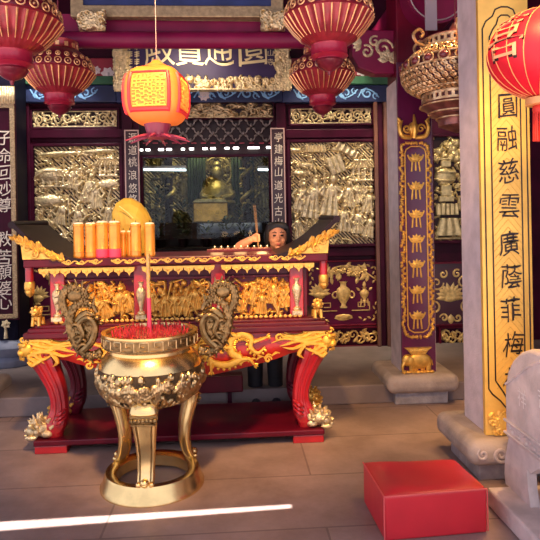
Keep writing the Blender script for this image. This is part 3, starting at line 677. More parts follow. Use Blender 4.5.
# ------------------------------------------------------------------ great round beam, bracket boards, plaque standing on the beam
BY = 5.12; bz = at(220, 40.3, BY).z; bx0, bx1 = -2.35, at(399, 40, BY).x
t = thing('round_beam', 'long round wine-red painted beam across the hall under the blue top plaque', 'beam', ((bx0+bx1)/2, BY, bz), kind='thing')
MB().tube([(bx0, BY, bz), (bx1, BY, bz)], .073, 24).build('beam', beam_mat, t)
a, b = at(60, 27, BY+.1), at(292, 27, BY+.1); struct(MB().span(a.x, b.x, BY+.085, BY+.12, bz-.02, at(177, 15, BY+.1).z).build('trim_3', beam_mat, None, smooth=False))
def bracket(px0, px1, lab, f):
    x0, x1, z0, z1 = wrect(px0, px1, 33, 76, BY)
    t = thing('beam_bracket', lab, 'bracket', ((x0+x1)/2, BY, z0), kind='thing')
    P = [(x0, z1), (x1, z1), (x1, z0+.04), (x1-.04, z0), (x0+.20, z0), (x0+.06, z0+.05), (x0, z0+.16)]
    if f < 0: P = [(x0+x1-a, b) for a, b in P][::-1]
    mb = MB(); mb.plate(P, BY-.085, BY+.06); mb.build('bracket_board', beam_mat, t, smooth=False, bevel=.012)
    mb = MB(); xc, zc = (x0+x1)/2, (z0+z1)/2; y = BY-.088
    scroll(mb, (xc+f*.06, zc+.03), .085, 0, 1.4, y, .016, f); scroll(mb, (xc-f*.09, zc+.0), .06, 2, 1.3, y, .014, -f); scroll(mb, (xc-f*.02, zc+.09), .05, 1, 1.2, y, .012, f)
    for k in range(7): leaf(mb, (xc+f*.10, zc-.08), .10, .026, k*.5, y, .012)
    for k in range(5): leaf(mb, (xc-f*.14, zc+.06), .08, .02, 2+k*.5, y, .01)
    mb.build('gilt_scroll', gold_pale, t)
bracket(350, 399, 'wine-red beam bracket with pale gilt scroll right of the hanging lanterns', 1)
x0, x1, z0, z1 = wrect(71, 283, -28, 18, BY)
t = thing('top_plaque', 'dark blue plaque in a broad gilt frame standing on the round beam', 'plaque', ((x0+x1)/2, BY, z0))
zb = at(177, 6.5, BY).z; fw = zb-z0
MB().span(x0+fw*.5, x1-fw*.5, BY+.0, BY+.05, z0+fw*.5, z1).build('panel', mat('royal_blue_panel', (.020, .035, .14), .4, 0, var=.2), t, smooth=False)
frame_mb(x0+fw, x1-fw, z0+fw, z1, fw, BY-.03, BY+.06).build('frame', mat('drab_gilding', (.42, .31, .17), .42, .55, var=.2, vs=30, bump=.3, bs=80), t, smooth=False, bevel=.008)
for a, b in ((78, 107), (260, 287)):
    X0, X1, Z0, Z1 = wrect(a, b, 11, 32, BY-.05); rl = Relief(X0, X1, Z0, Z1, 90, int(a))
    for i in range(50):
        x, z = rl.rng.uniform(X0+.02, X1-.02), rl.rng.uniform(Z0+.01, Z1-.02)
        if i % 2: rl.swirl(x, z, .035, .055, .012, 1.2, i, rl.rng.choice((-1, 1)))
        else: rl.blob(x, z, .04, .018, .06, rl.rng.uniform(0, 3))
    mb = rl.to_mb(BY-.06, .005); mb.span(X0+.02, X1-.02, BY-.06, BY-.03, Z0+.01, Z1-.01); mb.build('carved_foot', gold_pale, t, ang=180)
# longitudinal beam over the right-hand columns
t = thing('purlin', 'thick round wine-red beam end above the gold lantern', 'beam', (at(428, 10, 4.6).x, 4.6, 3.4), kind='thing')
p = at(437, -8, 4.75); MB().tube([(p.x, 4.75, p.z), (p.x, YW, p.z)], .26, 32).build('beam', beam_mat, t)
mb = MB(); mb.tube([(p.x+.235*math.cos(a), 4.745, p.z+.235*math.sin(a)) for a in [2*PI*i/40 for i in range(40)]], .006, 6, closed=True); mb.build('end_ring', mat('ring_grey', (.45, .38, .38), .5), t)

# ------------------------------------------------------------------ stone columns
def column(x0, x1, yf, zt, lab, dep=.34, blockw=.40, padw=.62, loc=None):
    xc = (x0+x1)/2; t = thing('stone_column', lab, 'column', (xc, yf+dep/2, 0), kind='thing'); yc = yf+dep/2
    MB().box((xc, yc, .055), (blockw+.06, blockw+.06, .11)).build('base_block', stone_grey, t, smooth=False, bevel=.01)
    MB().box((xc, yc, .185), (padw, padw, .155)).build('base_pad', mat('brownish_pad_stone', (.40, .33, .29), .72, 0, var=.2, vs=7, bump=.35, bs=60), t, bevel=.06, seg=5, smooth=True)
    MB().box((xc, yc, (.255+zt)/2), (x1-x0, dep, zt-.255)).build('shaft', mat('pale_mauve_stone', (.66, .56, .58), .7, 0, var=.12, vs=9, bump=.3, bs=70), t, smooth=False, bevel=.012)
    if zt < 4: MB().span(x0+.01, x1-.01, yf+.01, yf+dep-.01, zt, 4.6).build('upper_post', maroon, t, smooth=False, bevel=.012)
    return t, xc
FY = 3.47; fx0, fz = xz(483, 300, FY); fx1, _ = xz(533, 300, FY)
tf, fxc = column(fx0, fx1, FY, 4.6, 'near pale square stone column carrying the gold couplet board', .33)
mb = MB(); zc = .185; y0 = FY+.165-.31-.004   # carved volutes on the pad front
for s_ in (-1, 1): mb = MB(); scroll(mb, (fxc+s_*.13, zc), .05, 0, 1.6, y0, .012, s_, flat=.6); scroll(mb, (fxc+s_*.24, zc+.005), .035, 2, 1.4, y0, .009, -s_, flat=.6); mb.build('pad_carving', stone, tf)
MY = 4.93; mx0, _ = xz(399.5, 250, MY); mx1, _ = xz(434.5, 250, MY)
tm_, mxc = column(mx0, mx1, MY, 2.80, 'pale square stone column behind, carrying the plum board of gilt emblems')
lx = 2*(-.385)-mxc-.0
t, _ = column(lx-.155+.02, lx+.155+.02, MY, 2.80, 'stone column past the left edge with only its rounded base pad in view')
# column board: gold couplet
Y = FY-.045; x0, x1 = xz(482.5, 260, Y)[0], xz(532, 260, Y)[0]; z0 = .266; z1 = 3.2
xc = (x0+x1)/2; hw = (x1-x0)/2
t = thing('gold_couplet_board', 'tall gold couplet board with black brushed characters on the near column', 'couplet board', (xc, Y, z0))
mb = MB(); arc = [(-hw+2*hw*i/12, .018*(1-(2*i/12-1)**2)) for i in range(13)]
vs = [(xc+a, Y-d, z) for z in (z0, z1) for a, d in arc]; mb.add(vs, [(i, i+1, i+14, i+13) for i in range(12)]); mb.span(x0, x1, Y, Y+.03, z0, z1); mb.build('panel', gold_board, t, ang=60)
def curved_y(x): return Y-.018*(1-((x-xc)/hw)**2)
ink = mat('black_ink', (.018, .008, .006), .5)
# double outline with cusped ends
zt_ = at(505, 8, Y).z; zb_ = at(505, 408, Y).z; mb = MB()
def outline(inset, dz):
    w_ = hw-inset; P = []
    top = [(-w_, zt_-.13-dz), (-w_+.02, zt_-.085-dz), (-w_*.55, zt_-.055-dz), (-w_*.42, zt_-.015-dz), (-.02, zt_-dz), (.02, zt_-dz), (w_*.42, zt_-.015-dz), (w_*.55, zt_-.055-dz), (w_-.02, zt_-.085-dz), (w_, zt_-.13-dz)]
    bot = [(w_, zb_+.12+dz), (w_-.02, zb_+.09+dz), (w_*.5, zb_+.05+dz), (w_*.2, zb_+dz), (-w_*.2, zb_+dz), (-w_*.5, zb_+.05+dz), (-w_+.02, zb_+.09+dz), (-w_, zb_+.12+dz)]
    for a in top+bot: P.append((xc+a[0], curved_y(xc+a[0])-.002, a[1]))
    mb.tube(P, .0045, 6, .5, closed=True)
outline(.022, 0); outline(.062, .05); mb.build('outline', ink, t)
mb = MB(); rg = random.Random(2)    # fine gilt diaper strips inside the outline
for k in range(46):
    z = zb_+.12+k*(zt_-zb_-.3)/46
    for s_ in (-1, 1): mb.tube([(xc-hw*.55*s_, curved_y(xc-hw*.55*s_)-.001, z), (xc, Y-.0195, z+.10), ], .0016, 4)
mb.build('diaper_ground', mat('gold_line', (.70, .40, .08), .5, .3), t)
rl = Relief(x0+.01, x1-.01, z0+.005, zb_-.01, 90, 71)
for i in range(34):
    x, z = rl.rng.uniform(x0+.02, x1-.02), rl.rng.uniform(z0+.02, zb_-.02)
    if i % 2: rl.swirl(x, z, .03, .014, .008, 1.3, i, rl.rng.choice((-1, 1)))
    else: rl.blob(x, z, .03, .012, .014, rl.rng.uniform(0, 3))
rl.to_mb(Y-.016, .002).build('foot_carving', gold_board, t, ang=180)
spots = [at(px, py, Y) for px, py in zip( (505, 506, 506.5, 505.5, 507, 508, 507.5, 510, 509, 512, 512), (40, 73, 107, 139, 171, 206, 243, 276, 309, 343, 377))]
chars(t, '普照圓融慈雲廣蔭菲梅林', spots, .125, .145, Y-.0215, ink, .6, .04)

# column board: plum with eight gilt emblems, elephant foot and crest
Y = MY-.035; x0, x1 = xz(400, 250, Y)[0], xz(434, 250, Y)[0]; z0 = .266; z1 = at(412, 62, Y).z; xc = (x0+x1)/2; hw = (x1-x0)/2
t = thing('emblem_board', 'tall plum board with a column of gilt emblems and an elephant at its foot', 'column board', (xc, Y, z0))
MB().span(x0, x1, Y, Y+.03, z0, z1).build('panel', mat('plum_board', (.10, .006, .05), .28, 0, var=.2, vs=4, coat=.25), t, smooth=False, bevel=.006)
zA = at(416, 143, Y).z; zB = at(416, 337, Y).z
def oval(w_, za, zb, c=.06):
    return [(xc-w_, zb+c), (xc-w_+.012, zb+c*.4), (xc-w_+c*.9, zb), (xc+w_-c*.9, zb), (xc+w_-.012, zb+c*.4), (xc+w_, zb+c), (xc+w_, za-c), (xc+w_-.012, za-c*.4), (xc+w_-c*.9, za), (xc-w_+c*.9, za), (xc-w_+.012, za-c*.4), (xc-w_, za-c)]
mb = MB(); mb.tube([(a, Y-.004, b) for a, b in oval(hw*.62, zA-.03, zB+.04)], .006, 6, .6, closed=True); mb.build('inner_border', gold, t)
rl = Relief(x0, x1, zB-.02, zA+.02, 80, 81); pts = oval(hw*.82, zA, zB); 
for (a, b), (c, d) in zip(pts, pts[1:]+pts[:1]):
    n = max(2, int(math.hypot(c-a, d-b)/.022))
    for i in range(n): u = i/n; rl.blob(a+(c-a)*u+rl.rng.uniform(-.014, .014), b+(d-b)*u, .017, .010, .014, rl.rng.uniform(0, 3))
rl.to_mb(Y-.001, .002).build('leaf_border', gold, t, ang=180)
def emblem(c, s_, y):
    mb = MB(); x, z = c
    mb.ell((x, y, z+.012*s_), (.026*s_, .006, .020*s_), 10, 6)
    for k in range(5): leaf(mb, (x, z+.005*s_), .044*s_, .010*s_, PI*(.1+.2*k), y, .006)
    for f in (-1, 1):
        mb.tube(smooth_path([(x, y, z-.005*s_), (x+f*.03*s_, y, z-.004*s_), (x+f*.046*s_, y, z+.02*s_), (x+f*.052*s_, y, z+.034*s_)], 4), .006*s_, 6, .6)
        mb.tube([(x+f*.022*s_, y, z-.012*s_), (x+f*.028*s_, y, z-.075*s_)], .0055*s_, 6, .6)
        scroll(mb, (x+f*.03*s_, z+.012*s_), .014*s_, 0, 1.1, y, .004*s_, f)
    mb.tube([(x, y, z), (x, y, z-.07*s_)], .006*s_, 6, .6); return mb
for py in (160, 188, 216, 241, 266, 292, 317.5): p = at(416.5+(py-240)*.012, py, Y); emblem((p.x, p.z), 1.32, Y-.004).build('emblem', gold, t)
# crest: flaming mask with curling leaves above the board
mb = MB(); p = at(413, 128, Y); x, z = p.x, p.z
for f in (-1, 1):
    sweep(mb, [(x+f*.02, Y, z-.08), (x+f*.10, Y-.02, z-.07), (x+f*.125, Y-.03, z+.0), (x+f*.10, Y-.03, z+.06)], [.018, .022, .018, .006]); scroll(mb, (x+f*.06, z-.01), .04, 0, 1.4, Y-.03, .010, f)
    for k in range(4): leaf(mb, (x+f*.11, z-.04+.03*k), .05, .014, (.9 if f > 0 else PI-.9), Y-.02, .012)
mb.ell((x, Y-.01, z-.01), (.05, .03, .06)); sweep(mb, [(x, Y-.03, z-.09), (x, Y-.05, z), (x, Y-.03, z+.11)], [.02, .022, .006]); mb.build('crest', gold, t)
# elephant on a lotus foot
mb = MB(); p = at(417.5, 361, Y); x, z = p.x, p.z; u = .0092
mb.ell((x+1*u, Y-.012, z+.5*u), (12*u, .028, 7.5*u), 20, 12); mb.ell((x-10.0*u, Y-.018, z+1.5*u), (5.5*u, .026, 5.6*u), 16, 10)
for dx, dy in ((-6, -.012), (-1.5, .004), (5, .004), (10, -.012)): mb.tube([(x+dx*u, Y+dy, z-1*u), (x+dx*u, Y+dy, z-9*u)], [2.8*u, 2.3*u], 10, .7)
sweep(mb, [(x-13*u, Y-.02, z+0*u), (x-15*u, Y-.024, z-4*u), (x-14.6*u, Y-.024, z-8*u), (x-12.3*u, Y-.024, z-8.5*u)], [2.2*u, 1.6*u, 1.1*u, .8*u]); mb.ell((x-7*u, Y-.042, z+.8*u), (2.6*u, .006, 4.2*u)); sweep(mb, [(x+13*u, Y-.01, z+1*u), (x+14*u, Y-.01, z-4*u)], [.7*u, .5*u])
for k in range(7): mb.ell((x+(k-3)*4.3*u, Y-.012, z-9.8*u), (2.8*u, .02, 1.5*u), 8, 6)
mb.build('elephant', gold, t)
mb = MB(); zt2 = at(417, 347, Y).z
mb.plate([(x-13*u, zt2), (x+13*u, zt2), (x+9*u, zt2-3*u), (x+7*u, zt2-6*u), (x-7*u, zt2-6*u), (x-9*u, zt2-3*u)], Y-.03, Y+.0); 
for k in range(8): leaf(mb, (x+(k-3.5)*2*u, zt2-5*u), 4*u, 1.2*u, PI/2, Y-.03, .006)
mb.build('lotus_seat', gold, t, smooth=False)
# far left column against the wall with its dark board
LY = YW-.52; x1 = xz(17, 220, LY)[0]; x0 = x1-.36; xc = (x0+x1)/2
t = thing('dark_column', 'dark column at the left edge of the back wall on a blue grey stone drum', 'column', (xc, LY+.2, STEP), kind='thing')
MB().span(x0+.0, x1-.02, LY+.03, LY+.4, .42, 4.6).build('shaft', mat('dark_navy', (.008, .007, .020), .6, 0, var=.2, spec=.1), t, smooth=False, bevel=.03)
MB().lathe([(.25, 0), (.27, .03), (.27, .07), (.23, .10), (.28, .16), (.29, .20), (.26, .25), (.22, .27)], (xc+.02, LY+.22, STEP), 32).build('stone_drum', mat('blue_grey_stone', (.22, .24, .32), .6, 0, var=.2, bump=.3), t)
Y = LY; z0 = at(8, 318, Y).z; z1 = at(8, 106, Y).z
t = thing('dark_couplet_board', 'dark couplet board with pale characters and gilt border at the left edge', 'couplet board', (xc, Y, z0))
MB().span(x0, x1, Y, Y+.03, z0-.02, z1+.2).build('panel', dark_wood, t, smooth=False)
frame_mb(x0+.045, x1-.045, z0+.04, z1-.02, .04, Y-.012, Y+.02).build('border', mat('dull_border_gilding', (.46, .33, .18), .42, .6, var=.35, vs=60, bump=.5, bs=120), t, smooth=False, bevel=.006)
mb = MB()
for i in range(14): sweep(mb, [(x0+.02+.025*i, Y-.01, z1+.03), (x0+.03+.025*i, Y-.03, z1+.10), (x0+.02+.025*i, Y-.01, z1+.19)], [.012, .016, .008])
mb.span(x0, x1, Y-.005, Y, z1+.02, z1+.2); mb.build('carved_head', gold_pale, t)
chars(t, '子命回妙尊救苦願婆心', [at(4.2, py, Y) for py in (138, 156, 173, 189, 205, 239, 257, 272, 288, 302)], .15, .15, Y-.005, mat('pale_ivory_ink', (.75, .66, .55), .5, .1))
mb = MB(); p = at(6.5, 324, Y); flower(mb, (p.x, p.z), .05, Y-.02, 6); mb.tube([(p.x, Y-.02, p.z-.04), (p.x, Y-.02, p.z-.14)], [.012, .022], 8); mb.ell((p.x, Y-.02, p.z), .02); mb.build('tassel', mat('pale_gold_leaf', (.8, .62, .33)), t)
# ------------------------------------------------------------------ lanterns
def sheen(name, col, glow=0., ga=(1, .3, .1), metal=.25, rough=.28): return mat(name, col, rough, metal, var=.25, vs=18, coat=.2, emit=ga if glow else None, es=glow)
lan_red = sheen('lantern_red', (.30, .022, .035), 0); lan_gold = mat('lantern_gilding', (.80, .44, .19), .3, .55, var=.2, vs=25, coat=.3)
lan_dark = sheen('lantern_wine', (.17, .012, .03))
def palace_lantern(c, s, lab, group, cord_to, red=lan_red, gld=lan_gold, dark=lan_dark, nf=34, name='palace_lantern'):
    """c centre of the widest circle, s its radius"""
    x, y, z = c; t = thing(name, lab, 'lantern', (x, y, z), group)
    P = lambda L: [(r*s, h*s) for r, h in L]
    MB().lathe(P([(.50, .62), (.62, .60), (.86, .40), (.98, .18), (1.0, .06), (1.0, 0)]), c, 48).build('shoulder', dark, t)
    mb = MB()
    for k in range(24):
        a = 2*PI*k/24
        for hz, rr, q in ((.13, .995, .085), (.34, .90, .06)):
            ctr = Vector((x+rr*s*math.cos(a), y+rr*s*math.sin(a), z+hz*s)); n_ = Vector((math.cos(a), math.sin(a), .35 if hz > .2 else .1)).normalized(); tx = Vector((-math.sin(a), math.cos(a), 0)); tz = n_.cross(tx)
            mb.tube([ctr+tx*(q*s*math.cos(b))+tz*(q*s*math.sin(b)) for b in [2*PI*i/12 for i in range(12)]], .018*s, 5, closed=True); mb.ell(ctr, (.03*s, .03*s, .03*s), 6, 4)
    mb.build('medallion_band', gld, t)
    MB().lathe(P([(1.01, .03), (1.02, -.02), (.96, -.10), (.80, -.32), (.62, -.50), (.46, -.62), (.40, -.64)]), c, nf*4, flute=.022, nf=nf, fz=(-.5*s, -.05*s)).build('fluted_bowl', red, t)
    mb = MB()
    for k in range(nf):
        a = 2*PI*k/nf; mb.tube([(x+r*s*math.cos(a), y+r*s*math.sin(a), z+h*s) for r, h in ((1.03, -.03), (.97, -.11), (.82, -.32), (.64, -.50))], [.022*s, .020*s, .014*s, .009*s], 5)
    mb.build('rib', gld, t)
    MB().lathe(P([(.40, -.60), (.42, -.64), (.40, -.68), (.40, -.84), (.43, -.88), (.38, -.90), (.30, -.94), (.30, -.97)]), c, 48, flute=.03, nf=24, fz=(-.85*s, -.66*s)).build('lower_collar', mat('collar_red', (.36, .012, .045), .4, .1, coat=.2), t)
    MB().lathe(P([(.30, -.95), (.33, -1.0), (.26, -1.10), (.14, -1.18), (.05, -1.22), (.03, -1.30), (0, -1.31)]), c, 32).build('pendant_cup', dark, t)
    MB().lathe(P([(.50, .60), (.54, .66), (.52, .80), (.56, .88), (.45, .92), (.20, .97), (.08, 1.0), (.05, 1.06), (0, 1.07)]), c, 40).build('crown_collar', red, t)
    for k in range(14): a = 2*PI*k/14; MB().box((x+.54*s*math.cos(a), y+.54*s*math.sin(a), z+.73*s), (.03*s, .10*s, .12*s), Matrix.Rotation(a, 3, 'Z')).build('collar_window', gld, t, smooth=False)
    MB().tube([(x, y, z+1.05*s), (x, y, cord_to)], .006, 6).build('cord', mat('cord_red', (.2, .03, .05), .7), t); return t
g1 = 'red and gold palace lanterns hanging in the hall'
def lan(px, py, Y, r, lab, cord, **k): return palace_lantern(tuple(at(px, py, Y)), r, lab, g1, cord, **k)
lan(11, 22, 3.5, .285, 'red and gold palace lantern cut by the top left corner of the photo', 4.6)
lan(328.5, 18, 3.5, .268, 'large red and gold palace lantern in front of the right end of the round beam', 4.6)
lan(59, 73, 4.93, .287, 'red and gold palace lantern under the beam above the left carved panel', 4.6)
lan(322, 76, 4.93, .275, 'red and gold palace lantern directly below the larger one at the right', 4.6)
# big gilt fretwork lantern
s = .41; c = at(456, 72, 4.3); x, y, z = c
fret_gold = mat('fretwork_gilding', (.72, .47, .24), .3, .75, var=.25, vs=30, coat=.2)
t = thing('fretwork_lantern', 'large gilt pierced fretwork lantern hanging between the two right columns', 'lantern', tuple(c))
body = [(.60, .42), (.80, .33), (.94, .17), (1, 0), (.98, -.14), (.90, -.27), (.74, -.37), (.60, -.42)]
MB().lathe([(r*.975*s, h*.975*s) for r, h in body], c, 64).build('liner', mat('liner_wine', (.09, .02, .025), .4, .1), t)
mb = MB(); rg = random.Random(3)
def bp(a, v):
    v = min(max(v, 0), 1)*(len(body)-1); i = min(int(v), len(body)-2); f = v-i; r = body[i][0]*(1-f)+body[i+1][0]*f; h = body[i][1]*(1-f)+body[i+1][1]*f
    return Vector((x+r*s*math.cos(a), y+r*s*math.sin(a), z+h*s))
for k in range(44):
    a = 2*PI*k/44
    for row, v in enumerate((.09, .20, .47, .57, .67, .78, .9)):
        aa = a+(PI/44 if row % 2 else 0); q = .055+.0*row
        P = [bp(aa+q*1.0*math.cos(b)*(1-.5*i/14), v+.05*math.sin(b)*(1-.5*i/14)) for i, b in enumerate([i*.62 for i in range(14)])]
        mb.tube(P, .006, 5)
        mb.tube([bp(aa-.07, v-.05), bp(aa+.02, v+.02), bp(aa+.07, v+.05)], [.004, .008, .004], 5)
for v in (0, .28, .42, .84, 1): mb.tube([bp(2*PI*i/64, v) for i in range(64)], .009, 6, closed=True)
mb.build('fretwork', fret_gold, t)
mb = MB()
for k in range(22):
    a = 2*PI*(k+.5)/22; ctr = bp(a, .35); n_ = Vector((math.cos(a), math.sin(a), .1)).normalized(); tx = Vector((-math.sin(a), math.cos(a), 0)); tz = n_.cross(tx)
    mb.tube([ctr+n_*.006+tx*(.038*math.cos(b))+tz*(.034*math.sin(b)) for b in [2*PI*i/14 for i in range(14)]], .008, 6, closed=True); MB().ell(ctr, (.033, .033, .030), 8, 6).build('medallion', mat('medallion_wine', (.16, .02, .03), .3, .1, coat=.4), t)
mb.build('medallion_ring', fret_gold, t)
def ring_band(nm, r, h0, h1):
    mb = MB(); mb.lathe([(r*s, h0*s), (r*s*1.05, h0*s), (r*s*1.05, h0*s+.018), (r*s, h0*s+.02)], c, 48); mb.lathe([(r*s, h1*s-.02), (r*s*1.05, h1*s-.018), (r*s*1.05, h1*s), (r*s, h1*s)], c, 48)
    for k in range(34): a = 2*PI*k/34; mb.box((x+r*s*1.02*math.cos(a), y+r*s*1.02*math.sin(a), z+(h0+h1)/2*s), (.012, .022, abs(h1-h0)*s), Matrix.Rotation(a, 3, 'Z'))
    mb.build(nm, fret_gold, t); MB().lathe([(r*s*.98, h0*s), (r*s*.98, h1*s)], c, 40).build(nm+'_liner', mat('liner_wine', (.09, .02, .025)), t)
ring_band('upper_ring', .60, .42, .58); ring_band('lower_ring', .60, -.58, -.42)
MB().lathe([(a*s, b*s) for a, b in ((.60, -.575), (.64, -.59), (.66, -.64), (.56, -.70), (.50, -.76), (.48, -.80), (.38, -.84), (.34, -.92), (.33, -1.0), (.18, -1.06), (.05, -1.12), (0, -1.13))], c, 48).build('pendant_cup', mat('cup_wine_gold', (.22, .07, .06), .35, .4, var=.4, vs=14, coat=.3), t)
mb = MB()
for r, h in ((.66, -.63), (.51, -.76), (.37, -.86)): mb.tube([(x+r*s*math.cos(a), y+r*s*math.sin(a), z+h*s) for a in [2*PI*i/48 for i in range(48)]], .007, 6, closed=True)
mb.build('cup_moulding', fret_gold, t)
MB().lathe([(a*s, b*s) for a, b in ((.60, .575), (.56, .62), (.30, .70), (.12, .78), (.06, .9), (0, .91))], c, 40).build('crown', mat('liner_wine', (.09, .02, .025)), t)
mb = MB()
for k in range(6):
    a = 2*PI*k/6+.2; d = Vector((math.cos(a), math.sin(a), 0)); P = [Vector(c)+d*(r*s)+Vector((0, 0, h*s)) for r, h in ((.62, .44), (.80, .5), (.86, .64), (.74, .74), (.66, .66), (.72, .60))]
    MB().tube(smooth_path(P, 5), .012, 6).build('bracket_scroll', fret_gold, t)
MB().tube([(x, y, z+.88*s), (x, y, 4.6)], .006, 6).build('cord', mat('cord_red', (.2, .03, .05), .7), t)
t = thing('hanging_strap', 'short pale grey strap hanging above the gold fretwork lantern', 'strap', tuple(at(431, 30, 4.6))); a, b = at(426, 30, 4.6), at(437, 16, 4.6)
MB().span(a.x, b.x, 4.6, 4.62, a.z, 4.6).build('strap', mat('strap_grey', (.45, .38, .42), .5), t, smooth=False)

# orange paper-covered lantern, lit
c = at(157, 97, 2.95); x, y, z = c; k_ = 2.95/580
t = thing('orange_lantern', 'glowing orange lantern with yellow seal-script panels hanging on a thin wire', 'lantern', tuple(c))
hw = 32*k_; hh = 28*k_
def sq(a, e): # rounded square section
    return 1/((abs(math.cos(a))**e+abs(math.sin(a))**e)**(1/e))
RZ = R(-9)
def body_pt(a, v, off=0.):
    zz = hh*(1-2*v); prof = (max(0, 1-abs((zz)/hh)**2.7))**(1/2.7); prof = .30+.70*prof; r = hw*.88*prof*sq(a-RZ, 4.2)+off
    return Vector((x+r*math.cos(a), y+r*math.sin(a), z+zz+off*0))
mb = MB(); NA, NV = 64, 30
vs = [body_pt(2*PI*j/NA, i/NV) for i in range(NV+1) for j in range(NA)]
mb.add(vs, [(i*NA+j, i*NA+(j+1) % NA, (i+1)*NA+(j+1) % NA, (i+1)*NA+j) for i in range(NV) for j in range(NA)]+[tuple(range(NA)), tuple(NV*NA+j for j in range(NA))[::-1]])
mb.build('paper_body', mat('lit_orange_paper', (.80, .20, .035), .5, 0, var=.12, vs=12, emit=(1, .17, .02), es=.30), t)
yel = mat('lit_yellow_print', (.92, .42, .07), .5, 0, emit=(1, .34, .03), es=.30); redb = mat('lit_red_print', (.62, .02, .03), .5, 0, emit=(1, .02, .03), es=.22)
mbp, mbr = MB(), MB()
for side in range(4):
    a0 = RZ+side*PI/2
    for e in (-1, 1):
        P = [body_pt(a0+e*.62, v, .003) for v in np.linspace(.16, .84, 14)]; mbr.tube(P, .009, 6, .5)
    for v in (.80,): mbr.tube([body_pt(a0+q, v, .003) for q in np.linspace(-.62, .62, 12)], .012, 6, .8)
    mbr.tube([body_pt(a0+q, .16, .002) for q in np.linspace(-.62, .62, 12)], .005, 6)
    rg = random.Random(side)
    cols, rows = 8, 7    # dense seal-script like fret work
    for i in range(cols):
        for j in range(rows):
            u0 = -.52+1.04*i/cols; u1 = u0+1.04/cols*.82; v0 = .22+.52*j/rows; v1 = v0+.52/rows*.8
            pat = rg.choice((((u0, v0), (u1, v0), (u1, v1), (u0, v1)), ((u0, v0), (u0, v1), (u1, v1)), ((u0, v1), (u0, v0), (u1, v0), (u1, v1)), ((u0, (v0+v1)/2), (u1, (v0+v1)/2), (u1, v1))))
            mbp.tube([body_pt(a0+a, v, .002) for a, v in pat], .0034, 5)
    for v in (.30, .74): mbp.tube([body_pt(a0+q, v, .002) for q in np.linspace(-.54, .54, 12)], .004, 5)
mbr.build('red_border', redb, t); mbp.build('seal_print', yel, t)
MB().lathe([(hw*.34, 0), (hw*.36, .015), (hw*.2, .03), (hw*.1, .045), (0, .05)], (x, y, z+hh-.004), 24).build('top_cap', mat('lit_orange_paper', (.8, .2, .03)), t)
pm = mat('wine_plastic', (.28, .03, .07), .4, 0, coat=.2)
mb = MB(); mb.lathe([(hw*.42, .0), (hw*.36, -.03), (hw*.30, -.055), (hw*.34, -.07), (0, -.075)], (x, y, z-hh+.004), 24); mb.build('lower_cap', pm, t)
mb = MB()
for k in range(10):
    a = 2*PI*k/10+.2; mb.tube([(x+r*math.cos(a), y+r*math.sin(a), z-hh-.05+h) for r, h in ((.04, 0), (.10, -.012), (.16, -.03))], [.010, .007, .003], 6)
mb.build('spread_fringe', pm, t)
MB().tube([(x, y, z+hh+.04), (x, y, 4.6)], .0022, 6).build('wire', mat('wire_grey', (.35, .25, .27), .5), t)

# red cloth lantern close by at the right edge
c = at(547, 55, 2.5); x, y, z = c; k_ = 2.5/580; rx = 59*k_; rz = 46*k_
t = thing('cloth_lantern', 'bright red cloth lantern with a gold character hanging at the right edge', 'lantern', tuple(c))
TIL = Matrix.Rotation(R(10), 3, 'Y')
def lp(a, e, off=0.): # a around, e elevation -1..1
    r = math.cos(e*1.38); p = Vector(((rx+off)*r*math.cos(a), (rx+off)*r*math.sin(a), (rz+off)*math.sin(e*1.38))); return Vector(c)+TIL @ p
mb = MB(); NA, NV = 72, 28
mb.add([lp(2*PI*j/NA, -1+2*i/NV) for i in range(NV+1) for j in range(NA)], [(i*NA+j, i*NA+(j+1) % NA, (i+1)*NA+(j+1) % NA, (i+1)*NA+j) for i in range(NV) for j in range(NA)]+[tuple(range(NA))[::-1], tuple(NV*NA+j for j in range(NA))])
mb.build('cloth_body', mat('bright_red_cloth', (.62, .006, .025), .5, 0, var=.08, vs=6, emit=(1, .0, .02), es=.06), t)
mb = MB()
for k in range(20): a = 2*PI*k/20+.09; mb.tube([lp(a, e, .001) for e in np.linspace(-1, 1, 18)], .0022, 5)
mb.build('rib', mat('thread_gold', (.85, .42, .16), .4, .3), t)
def on_lantern(ch, a0, e0, w_, h_, off):
    mb = MB(); V, F = char_mesh(ch); vs = [lp(a0+px*w_, e0+pz*h_, off) for px, pz in V]; mb.add(vs, F); return mb
A0 = PI+.30; g_ = on_lantern('喜', A0, .08, .86, .78, .004); g_.build('character_outline', ink, t, smooth=False).data.name  # dark printed outline behind the gold character
def thick(o, d): md = o.modifiers.new('thick', 'SOLIDIFY'); md.thickness = d; md.offset = 0
g_ = on_lantern('喜', A0+.015, .095, .80, .73, .007); o = g_.build('character', mat('rose_gold_print', (.80, .42, .25), .4, .3), t, smooth=False)
mb = MB()
for k in range(4):
    for i in range(5): a = i*1.256; cc = lp(PI+1.12, .42-.22*k, .003); pz = lp(PI+1.12+.05*math.cos(a), .42-.22*k+.06*math.sin(a), .003); mb.tube([cc, pz], [.004, .007], 6, .5)
mb.build('leaf_print', mat('rose_gold_print', (.8, .42, .25)), t)
mb = MB(); lo = lp(0, -1)*.5+lp(PI, -1)*.5
mb.lathe([(rx*.24, 0), (rx*.25, -.03), (0, -.035)], tuple(lo), 28); mb.build('lower_rim', mat('thread_gold', (.85, .42, .16)), t)
mb = MB(); rg = random.Random(8)
for k in range(40):
    a = rg.uniform(0, 6.28); r = .030*math.sqrt(rg.random()); mb.tube([(lo.x+r*math.cos(a), lo.y+r*math.sin(a), lo.z-.03), (lo.x+r*1.1*math.cos(a), lo.y+r*1.1*math.sin(a), lo.z-.19)], .004, 5)
mb.ell((lo.x, lo.y, lo.z-.05), (.035, .035, .03)); mb.build('tassel', mat('tassel_red', (.62, .03, .02), .6), t)
